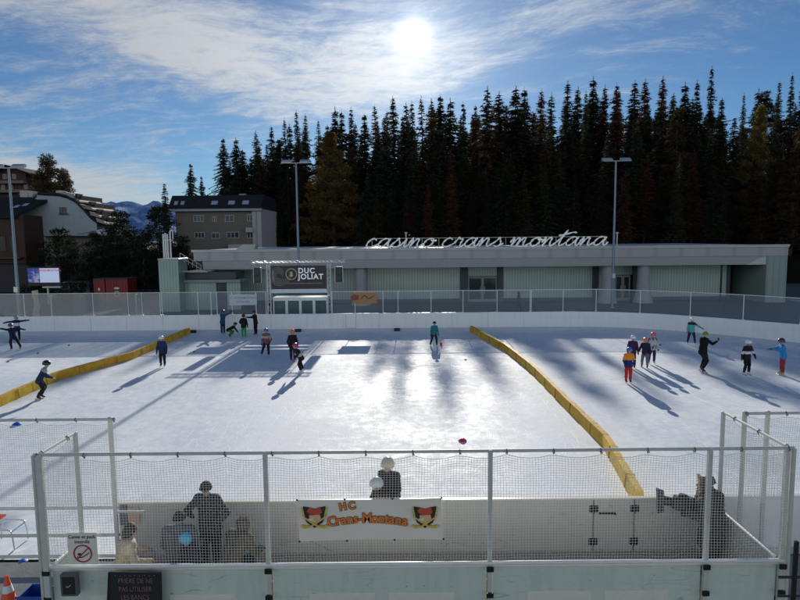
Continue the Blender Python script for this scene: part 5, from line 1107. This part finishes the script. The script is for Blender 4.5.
MB().box(tx(-3), TY+5, tz(196), tx(5), TY+8, tz(187)).box(tx(6), TY+5, tz(196), tx(10.5), TY+7, tz(189)).build('chimney', STUCCO_W, th)
MB().box(tx(15), TY+5, tz(196), tx(34), TY+9, tz(190.5)).build('parapet', STUCCO_W, th)
for i in range(3): window(th, tx(-12+i*11), 5.2, tx(-7+i*11), 6.8, TY, mat('frame_brown', (.12, .05, .03), .6))
MB().bbox(tx(-60), TY-.9, 4.2, tx(22), TY-.01, 4.35, .02).build('balcony_floor', mat('frame_brown', (.12, .05, .03), .6), th)
# hillside chalet
KY = 136.0
def kx(px): return D(px, 180, KY).x
def kz(py): return D(12, py, KY).z
kh = thing('chalet', (kx(5), KY, kz(192)), 'dark wooden chalet with wide gable roof and balconies up on the left hillside', 'chalet')
MB().prism([(kx(-14), kz(200)), (kx(26), kz(200)), (kx(26), kz(173.5)), (kx(10), kz(167)), (kx(-14), kz(178))], KY, KY+10).build('wall', WOODBR, kh)
MB().prism([(kx(-18), kz(179)), (kx(10), kz(165.2)), (kx(33), kz(173.5)), (kx(33), kz(175)), (kx(10), kz(167)), (kx(-18), kz(180.6))], KY-1.5, KY+10.5).build('roof', SLATE, kh)
for a_, b_ in ((181, 184), (190, 193)): MB().bbox(kx(-13), KY-1.3, kz(b_), kx(27), KY-.02, kz(a_), .05).build('balcony', mat('balcony_timber', (.20, .15, .11), .8), kh)
for a_, c_ in ((3.5, 176), (13, 176), (1, 186.5), (9, 186.5), (24, 186.5)): window(kh, kx(a_), kz(c_+2.5), kx(a_+3), kz(c_-1.5), KY, WF)
# stepped terrace building
SY2 = 128.0
def sx_(px): return D(px, 210, SY2).x
def sz_(py): return D(90, py, SY2).z
st_ = thing('terraced_building', (sx_(90), SY2, 0), 'stepped apartment building with pale balconies descending to the right beyond the gable house', 'building')
for i, (xa, xb, ya, yb2) in enumerate(((73, 84, 195.5, 203), (83, 97, 203.5, 212), (93, 104, 211, 219.5), (99, 109, 217.5, 227))):
    MB().box(sx_(60), SY2+i*.02, sz_(ya+9), sx_(xb-2), SY2+9, sz_(ya)).build('storey', mat('storey_dark', (.04, .035, .03), .8), st_)
    MB().prism([(sx_(xa), sz_(ya+.5)), (sx_(xb-4), sz_(ya+3)), (sx_(xb), sz_(ya+6)), (sx_(xb), sz_(ya+7.3)), (sx_(xa+1), sz_(ya+4.5))], SY2-1.6, SY2+8-i*.1).build('balcony', mat('balcony_concrete', (.52, .48, .42), .8), st_)
    MB().box(sx_(xb-5), SY2-1.2, sz_(ya+2), sx_(xb-2.6), SY2+1, sz_(ya-1.6)).build('planter', mat('planter_dark', (.06, .06, .05), .8), st_)
MB().box(sx_(60), SY2+.1, 0, sx_(112), SY2+9, sz_(226)).build('lower_storey', STUCCO_G, st_)
# pavilion with metal roof
VY = 74.0
def vx(px): return D(px, 230, VY).x
def vz(py): return D(90, py, VY).z
pv_ = thing('metal_roof_pavilion', (vx(90), VY, 0), 'low pavilion with flat grey metal roof behind the dark pines', 'building')
MB().box(vx(42), VY+.6, 0, vx(116), VY+7, vz(235.5)).build('wall', STUCCO_G, pv_)
MB().prism([(VY-.4, vz(234.5)), (VY+7.2, vz(227.6)), (VY+7.2, vz(227.6)-.25), (VY-.4, vz(234.5)-.25)], vx(76), vx(112), 'x').build('roof', mat('ribbed_metal_roof', (.26, .30, .36), .4, .3, custom=rib_c((.28, .32, .38), .6, .6)), pv_)
MB().box(vx(40), VY-.5, vz(235.4)-.12, vx(117), VY+.61, vz(234.6)-.12).build('eaves', SLATE, pv_)
# small town houses far at the valley edge and mountains
MTN = mat('mountain_snow_haze', (.2, .35, .6), .9, custom=lambda b, p, co, out: b.set(p.inputs['Base Color'], b.mix(b.ss(b.noise(co, .0022, 8, .7), .46, .60), (.09, .20, .42), (.36, .54, .82))))  # blue distance haze is mixed into the rock and snow colours
mb = MB(); nx = 160; ny = 14
for j in range(ny+1):
    for i in range(nx+1):
        x = -7500+i*75; t_ = j/ny; y = 7200+t_*1500
        rid = 470+ 130*math.sin(x*.0011+1)+ 90*noise.fractal(Vector((x*.0016, 1.3, .2)), 1, 2, 6)+60*noise.fractal(Vector((x*.006, 4.3, .2)), 1, 2, 5)
        rid *= (1.0+.35*math.exp(-((x+3700)/500)**2))
        h_ = rid*(t_**.9)+ (60*noise.fractal(Vector((x*.004, y*.004, .7)), 1, 2, 6))*math.sin(math.pi*t_)
        mb.v.append((x, y, max(h_, 0)-2 if j else -5))
for j in range(ny):
    for i in range(nx): o = j*(nx+1)+i; mb.f.append((o, o+1, o+nx+2, o+nx+1)); mb.m.append(0)
T(mb.build('mountains', MTN, smooth=True), kind='structure')
# LED billboard
LY = 60.0
def lx(px): return D(px, 280, LY).x
def lz(py): return D(45, py, LY).z
lb = thing('led_billboard', (lx(46), LY, 0), 'lit billboard with white panel and blue picture on a post by the timber house', 'billboard')
MB().bbox(lx(27.5), LY, lz(286), lx(61), LY+.3, lz(267), .02).build('housing', BLACK, lb)
def screen(px0, px1, py0, py1, m, nm): return MB().box(lx(px0), LY-.02, lz(py1), lx(px1), LY-.004, lz(py0)).build(nm, m, lb)
screen(40.2, 59.5, 268.2, 282.5, mat('screen_white', (.52, .62, .82), .5, var=.02, emit=.42), 'bright_panel')
screen(28.3, 40, 268.2, 282.5, mat('screen_blue', (.05, .10, .35), .5, emit=.35, custom=lambda b, p, co, out: (b.set(p.inputs['Base Color'], b.mix(b.ss(b.noise(co, 1.6, 3), .45, .6), (.03, .06, .28), (.35, .40, .62))), b.set(p.inputs['Emission Color'], b.mix(b.ss(b.noise(co, 1.6, 3), .45, .6), (.03, .06, .28), (.35, .30, .5))))), 'picture_panel')
text('screen_text', 'CRANS-MONTANA', ((lx(41)+lx(59))/2, LY-.03, lz(270.5)), .27, mat('screen_pink', (.6, .08, .2), .5, emit=.3), lb, .006, .001)
MB().tube([(lx(46.5), LY+.15, 0), (lx(46.5), LY+.15, lz(286))], .10, 10).build('post', GALV, lb)
MB().bbox(lx(42), LY-.05, lz(288), lx(60), LY+.35, lz(286.4), .02).build('shelf', GALV, lb)
# red containers
RY = 62.0
def rx(px): return D(px, 285, RY).x
for i, (a_, b_) in enumerate(((93, 105), (105.3, 128))):
    t = thing('red_container', (rx(a_), RY, 0), ('narrow red metal container with a faint white mark', 'wide red metal container with a round white emblem')[i], 'container')
    x0, x1 = rx(a_)+.03, rx(b_)-.03; zc = D(110, 279.5, RY).z
    mb = MB(); mb.bbox(x0, RY, .0, x1, RY+2.2, zc, .03)
    for k in range(int((x1-x0)/.3)): mb.bbox(x0+.1+k*.3, RY-.03, .1, x0+.25+k*.3, RY-.002, zc-.12, .01)
    mb.build('shell', mat('container_red', (.24, .02, .015), .5), t)
    MB().bbox(x0-.02, RY-.06, zc+.002, x1+.02, RY+2.25, zc+.10, .02).build('lid', mat('container_dark', (.06, .06, .07), .5), t)
    xm = (x0+x1)/2; 
    if i: MB().tube([(xm+.26*math.cos(k*math.pi/10), RY-.05, .75+.26*math.sin(k*math.pi/10)) for k in range(21)], .055, 6).ell((xm, RY-.05, 1.35), (.3, .02, .10)).build('emblem', SHEET, t)
    else: MB().ell((xm, RY-.05, 1.25), (.10, .02, .16)).bbox(xm-.15, RY-.06, .8, xm+.15, RY-.045, .86, .004).build('emblem', SHEET, t)
# parked van
def van(px, Y, label):
    X0 = D(px, 285, Y).x; t = thing('parked_van', (X0, Y, 0), label, 'van')
    pr_ = [(X0-2.3, .45), (X0-2.28, .95), (X0-1.6, 1.10), (X0-.95, 1.85), (X0+2.2, 1.92), (X0+2.35, 1.0), (X0+2.33, .45)]
    MB().prism(pr_, Y-.9, Y+.9).build('body', mat('van_grey', (.22, .24, .27), .3, .4), t)
    for a_, b_ in ((-.85, .1), (.2, 1.1), (1.2, 2.1)): MB().prism([(X0+a_-(.35 if a_ < 0 else 0), 1.18), (X0+b_, 1.18), (X0+b_, 1.74), (X0+a_, 1.74)], Y-.915, Y-.902).build('window', WIN, t)
    for a_ in (-1.45, 1.45):
        o = MB().tube([(X0+a_, Y-.93, .36), (X0+a_, Y-.72, .36)], .36, 20).build('wheel', BLACK, t); MB().tube([(X0+a_, Y-.945, .36), (X0+a_, Y-.931, .36)], .2, 14).build('rim', GALV, o)
    for s_ in (-.6, .6): MB().bbox(X0-2.33, Y+s_-.15, .75, X0-2.27, Y+s_+.15, .92, .01).build('headlight', SHEET, t)
van(72, 66, 'grey van parked in shade between the billboard and the red containers')
# wrapped sapling and street posts behind the left fence
t = thing('wrapped_sapling', (D(36, 305, 44).x, 44, 0), 'pale wrapped young tree behind the left mesh fence', 'sapling')
x = D(36, 305, 44).x; rg = random.Random(4); MB().tube([(x+rg.uniform(-.08, .08), 44, z*.24) for z in range(12)], [.13+.09*rg.random() for _ in range(12)], 9).build('wrapping', mat('jute', (.50, .45, .38), .95, var=.3, bump=.8), t, True)
for px, l in ((51, 'short white lamp post behind the left mesh fence, near the billboard'), (136, 'thin white goal frame post behind the left fence by the red containers')):
    x = D(px, 300, 44).x; t = thing('bollard_post', (x, 44, 0), l, 'post'); MB().tube([(x, 44, 0), (x, 44, 2.2)], .05, 8).build('shaft', WHPAINT, t); MB().ell((x, 44, 2.25), (.1, .1, .08)).build('cap', WHPAINT, t)
# ================================================================== TREES
def leafcloud_tri(vs, fs, p, d, side, ln, wd):
    o = len(vs); vs += [p-side*wd*.5, p+side*wd*.5, p+d*ln]; fs.append((o, o+1, o+2))
def mesh_np(name, vs, fs, m):
    me = bpy.data.meshes.new(name); V = np.array([tuple(v) for v in vs], dtype=np.float32); Fa = np.array(fs, dtype=np.int32)
    me.vertices.add(len(V)); me.vertices.foreach_set('co', V.ravel()); me.loops.add(Fa.size); me.loops.foreach_set('vertex_index', Fa.ravel())
    me.polygons.add(len(Fa)); me.polygons.foreach_set('loop_start', np.arange(0, Fa.size, 3, dtype=np.int32)); me.polygons.foreach_set('loop_total', np.full(len(Fa), 3, dtype=np.int32))
    me.update(calc_edges=True); me.validate(); me.materials.append(m); return me
def spruce(seed, H=26.0, Rb=3.2, low=.10, dens=1.0, droop=.35, top=1.0):
    rg = random.Random(seed); vs, fs = [], []
    tb = MB(); lean = rg.uniform(-.25, .25)
    def tr(z): return Vector((lean*math.sin(z/H*2.2), lean*.6*math.sin(z/H*3+seed), z))
    tb.tube([tr(z) for z in np.linspace(-1.5, H*.985, 9)], [.30*(1-i/9.3) for i in range(9)], 7)
    z = H*low
    while z < H*.985:
        f = z/H; rad = Rb*1.36*((1-f)**.86)*(.72+.28*math.sin(f*31+seed*2)*rg.random())+.12
        if f > .86: rad *= top
        n = max(4, int((6 if f > .8 else 8)*dens)); a0 = rg.random()*6.28
        for k in range(n):
            if rg.random() < .16: continue
            a = a0+k*6.283/n+rg.uniform(-.3, .3); L_ = rad*rg.uniform(.50, 1.22)*(.80+.42*noise.noise(Vector((math.cos(a)*1.1+seed*7, math.sin(a)*1.1, z*.45))))
            if rg.random() < .06: L_ *= 1.35
            out = Vector((math.cos(a), math.sin(a), 0)); sd2 = Vector((-math.sin(a), math.cos(a), 0)); b0 = tr(min(z+rg.uniform(-.32, .32), H*.98))
            ns = max(2, int(L_/.30)); dr = droop*(1-.75*f)
            for i in range(ns+1):
                t = (i+.3)/(ns+.6); p = b0+out*L_*t+Vector((0, 0, -dr*L_*t*t*1.25+.22*L_*max(0, t-.7)+.12*L_*t*(f > .7)))
                wd = .72*(1-t*.5)*(.45+.55*min(1, rad/1.5))
                for q in (-1, 1):
                    d = (out*rg.uniform(.2, .9)+sd2*q*rg.uniform(.5, 1.1)+Vector((0, 0, rg.uniform(-.75, .05)))).normalized()
                    leafcloud_tri(vs, fs, p, d, (out*rg.uniform(.4, 1)+Vector((0, 0, rg.uniform(-.5, .5)))).normalized(), wd*rg.uniform(.8, 1.8)+.10, (.30+.18*rg.random())*(.5+.5*min(1, rad/1.5)))
                if i == ns: leafcloud_tri(vs, fs, p, (out+Vector((0, 0, .1))).normalized(), sd2, .45*min(1, rad), .16)
        z += rg.uniform(.28, .62)*(1.0 if f < .8 else .85)
    for k in range(7): z2 = H*(.965+.006*k); leafcloud_tri(vs, fs, tr(z2), Vector((rg.uniform(-.4, .4), rg.uniform(-.4, .4), 1)).normalized(), Vector((1, 0, 0)), .5, .09)
    return vs, fs, tb
def bushy(seed, H, Rw, low, ncl, leaf=.32, per=110, conic=.6, cl=1.0):
    rg = random.Random(seed); vs, fs = [], []; tb = MB()
    def tr(z): return Vector((.25*math.sin(z*.4+seed), .2*math.cos(z*.5+seed), z))
    tb.tube([tr(z) for z in np.linspace(-.6, H*.93, 8)], [H*.016*(1-i/9) for i in range(8)], 8)
    for c in range(ncl):
        f = low+(1-low)*(c+rg.random())/ncl; a = rg.random()*6.283; rad = Rw*((1-f)**conic)*rg.uniform(.25, 1.0); z = H*f
        cc = tr(z)+Vector((math.cos(a)*rad, math.sin(a)*rad, rg.uniform(-.2, .2)*cl)); tb.tube([tr(max(z-rad*.35, .3)), cc], [H*.005, H*.002], 4)
        r0 = cl*rg.uniform(.55, 1.0)*(.55+.6*(1-f))
        for i in range(int(per*r0*r0)+12):
            v = Vector((rg.gauss(0, 1), rg.gauss(0, 1), rg.gauss(0, .55))).normalized(); p = cc+Vector((v.x, v.y, v.z*.6))*r0*rg.random()**.4
            d = (v+Vector((rg.uniform(-.7, .7), rg.uniform(-.7, .7), rg.uniform(-.2, .7)))).normalized(); s2 = d.orthogonal().normalized()
            leafcloud_tri(vs, fs, p, d, (s2+d.cross(s2)*rg.uniform(-1, 1)).normalized(), leaf*rg.uniform(.7, 1.4), leaf*.5)
    return vs, fs, tb
SPR = foliage('spruce_needles', (.046, .056, .034), .25); SPB = foliage('brown_green_needles', (.075, .054, .030), .32); LAR = foliage('larch_needles', (.15, .10, .035), .42); LARD = foliage('dull_larch_needles', (.05, .036, .016), .25); PIN = foliage('pine_needles', (.020, .030, .017), .12); RUST_FLARE = foliage('rust_flare_needles', (.12, .060, .038), .32)  # last needle colour joins rust brown with a painted reddish sun flare
def proto(name, data, fm):
    vs, fs, tb = data; me = mesh_np(name+'_crown', vs, fs, fm)
    tm = bpy.data.meshes.new(name+'_trunk'); tm.from_pydata(tb.v, [], tb.f); tm.materials.append(BARK); tm.polygons.foreach_set('use_smooth', [True]*len(tm.polygons)); return me, tm
PR = {'a': (proto('spruce', spruce(1, 26, 4.2), SPR), 26), 'b': (proto('spruce', spruce(2, 28, 3.6, .08), SPR), 28), 'c': (proto('spruce', spruce(3, 24, 4.6, .06, 1.1, .45), SPR), 24), 'd': (proto('spruce', spruce(4, 30, 3.3, .16, .85, .55, .9), SPR), 30), 'e': (proto('spruce', spruce(8, 27, 4.0, .10, 1.0, .30), SPR), 27),
      'g': (proto('spruce', spruce(17, 25, 5.4, .05, 1.15, .6), SPR), 25), 'h': (proto('spruce', spruce(18, 28, 3.9, .20, .62, .45), SPR), 28), 'i': (proto('spruce', spruce(19, 23, 5.0, .07, .9, .35), SPB), 23),
      'f': (proto('spruce', spruce(5, 26, 4.3, .08, 1.0), SPB), 26), 'r': (proto('spruce', spruce(6, 27, 4.3, .10, 1.0), RUST_FLARE), 27),
      'l': (proto('larch', bushy(11, 22, 6.2, .10, 120, .36, 120, .72, 1.7), LAR), 22), 'm': (proto('larch', bushy(12, 24, 4.6, .08, 120, .36, 100, .8, 1.5), LARD), 24),
      'p': (proto('pine', bushy(13, 10, 4.0, .10, 60, .26, 170, .55, 1.5), PIN), 10), 'q': (proto('pine', bushy(14, 9, 3.4, .12, 50, .24, 170, .6, 1.4), PIN), 9), 'o': (proto('pine', bushy(15, 14, 6.5, .15, 90, .30, 150, .75, 1.7), SPB), 14)}
def tree(kind, x, y, zt_, label, group=None, name=None, zb=None, wide=1.0):
    (me, tm), H0 = PR[kind]; zb = hz(x, y) if zb is None else zb; s_ = (zt_-zb)/H0
    t = thing(name or {'l': 'larch_tree', 'm': 'larch_tree', 'p': 'pine_tree', 'q': 'pine_tree', 'o': 'pine_tree'}.get(kind, 'spruce_tree'), (x, y, zb-.05), label, 'tree', group, random.random()*6.28)
    ww = s_*wide*random.uniform(.9, 1.12) if s_ < 1.6 else 1.2*wide; t.scale = (ww, ww, s_); t.rotation_euler.x = random.uniform(-.022, .022); t.rotation_euler.y = random.uniform(-.022, .022)
    for n_, m_ in (('crown', me), ('trunk', tm)): o = bpy.data.objects.new(n_, m_); COL.objects.link(o); o.parent = t
    return t
rr_ = random.Random(21)
GRP = 'spruces of the dense forest behind the casino'
tops = [(222, 137), (236, 138), (257, 131), (271, 126), (284, 118), (298, 111), (305, 114), (318, 120), (333, 108), (341, 110), (352, 107), (364, 112), (377, 103), (393, 97), (404, 104), (412, 102), (424, 96), (433, 100), (441, 94), (452, 99), (464, 101), (475, 104), (485, 87), (498, 92), (512, 87), (526, 87), (540, 90), (550, 93), (565, 81), (578, 88), (587, 92), (596, 77), (606, 86), (618, 82), (633, 81), (648, 78), (661, 77), (671, 94), (687, 83), (699, 81), (713, 66), (735, 116), (745, 93), (758, 90), (779, 81), (793, 73), (812, 76), (828, 90), (845, 82)]
nm = {713: 'tallest spruce, standing alone against the blue sky on the right', 222: 'spruce at the left end of the forest beside its twin above the hotel', 236: 'right one of the twin spruces rising above the hotel roof', 565: 'pointed spruce rising above its neighbours right of the sun', 735: 'short spruce in the gap right of the tallest one', 745: 'slim spruce with gaps between its branches right of the short one', 793: 'tall ragged spruce near the right edge of the forest'}
def dist(px): return rr_.uniform(146, 186) if 300 < px < 560 else rr_.uniform(125, 165)
for px, py in tops:
    if px in (341, 352, 364, 377, 404, 412, 424, 433, 452, 464, 485, 498, 512, 526, 333, 550, 565): Y = rr_.uniform(121, 136)
    elif 300 < px < 560: Y = rr_.uniform(160, 190)
    else: Y = rr_.uniform(128, 160)
    if px in (222, 236): Y = 140
    p = D(px, py, Y); k_ = rr_.choice('abcdeghgi') if px not in (713, 745, 779, 793) else 'd'
    if 520 < px < 680 and rr_.random() < .28: k_ = 'r'
    if px in (222, 236): k_ = 'g'
    tree(k_, p.x, Y, p.z, nm.get(px, 'tall dark spruce along the forest skyline' if k_ not in 'ir' else 'tall brownish spruce along the forest skyline'), ('tall spruces along the forest skyline' if k_ not in 'ir' else 'tall brownish spruces along the skyline') if px not in nm else None, wide=rr_.uniform(1.0, 1.4) if px < 700 else .95)
# second and third rows
def sky(px):
    for (a_, ya), (b_, yb2) in zip(tops, tops[1:]):
        if a_ <= px <= b_: return ya+(yb2-ya)*(px-a_)/(b_-a_)
    return 120
px = 228
while px < 850:
    for lo, hi, y0_, y1_ in ((8, 34, 165, 195) if 330 < px < 540 else (6, 38, 150, 182), (11, 27, 158, 186), (24, 58, 124, 145), (34, 74, 116, 130), (66, 98, 106, 116)):
        q = px+rr_.uniform(-6, 6)
        if rr_.random() < .08: continue
        if q > 690 and lo == 8 and rr_.random() < .5: continue
        if q > 728 and q < 800 and lo in (24, 11): continue
        if lo == 11 and (q < 262 or q > 700): continue
        Y = rr_.uniform(y0_, y1_); py = sky(q)+rr_.uniform(lo, hi); 
        if q < 300: py = max(py, sky(q)+14); 
        if q < 262 and lo == 66: continue
        if q > 728 and q < 800 and lo == 34: continue
        if 305 < q < 352 and lo > 8: continue
        p = D(q, py, Y); k_ = rr_.choice('aabbceefgghgiif') if rr_.random() > (.30 if 340 < q < 480 else .14) else ('r' if 340 < q < 700 else 'm')  # more reddish crowns mid-forest stand in for the sun's flare
        tree(k_, p.x, Y, p.z, {'i': 'brownish green spruce within the forest behind the casino', 'r': 'rust brown conifer with sun flare tint painted in, within the forest behind the casino', 'm': 'dull brownish larch within the forest behind the casino', 'f': 'brownish green spruce within the forest behind the casino'}.get(k_, 'dark green spruce within the dense forest behind the casino'), {'i': 'brownish spruces in the forest', 'r': 'rust brown conifers with painted flare tint', 'm': 'dull larches in the forest', 'f': 'brownish spruces in the forest'}.get(k_, GRP), wide=1.3)
    px += 13.4
for px in range(229, 330, 7):
    if rr_.random() < .12: continue
    Y = rr_.uniform(124, 150); p = D(px+rr_.uniform(-2, 2), sky(px)+rr_.uniform(8, 34), Y); tree(rr_.choice('acegb'), p.x, Y, p.z, 'dark spruce in the left wing of the forest above the hotel', 'spruces of the left wing of the forest', wide=1.3)
for px, py, Y, k_, l, w_ in ((331, 133, 112, 'l', 'golden brown larch, the broadest and lightest tree behind the gantry', 1.15), (297, 148, 118, 'm', 'slim brownish larch left of the golden larch', .8), (352, 150, 120, 'm', 'dull larch just right of the golden larch', 1.0),
        (452, 150, 120, 'r', 'rust brown conifer below the sun, flare tint painted in', 1.3), (508, 150, 118, 'm', 'dull brown larch above the casino lettering', 1.1), (757, 108, 122, 'l', 'bronze larch in front of the spruces at the right edge', .8), (676, 110, 120, 'm', 'brownish larch right of the right floodlight', 1.0), (785, 120, 118, 'm', 'brown larch at the far right of the forest', 1.0),
        (189, 162, 130, 'g', 'small spruce on the left above the hotel roof edge', 1.0), (202, 175, 130, 'g', 'smallest spruce rising just above the hotel roof', 1.0), (164, 182, 92, 'c', 'thin pale topped spruce left of the hotel', .9), (45, 158, 122, 'o', 'broad brownish conifer beside the chalet on the left hill', .95), (60, 172, 121, 'o', 'lower brown conifer on the slope right of the chalet', .8),
        (56, 228, 67, 'p', 'dark bushy pine in front of the gable house', 1.0), (73, 238, 66, 'q', 'low dark pine between the billboard and the red containers', 1.1), (94, 232, 68, 'p', 'dark pine above the narrow red container', .8), (123, 211, 70, 'p', 'tallest dark pine left of the glass tower', .95), (108, 226, 69, 'q', 'dark pine in the middle of the left pine row', 1.0), (157, 206, 72, 'p', 'dark dense pine right behind the glass tower', .85), (143, 232, 67, 'q', 'low dark pine between the tall pine and the glass tower', 1.0), (180, 236, 74, 'q', 'low dark pine in front of the hotel wall', .9)):
    p = D(px, py, Y); tree(k_, p.x, Y, p.z, l, wide=w_)
# windowed back wall of darkness is not needed: forest rows close it
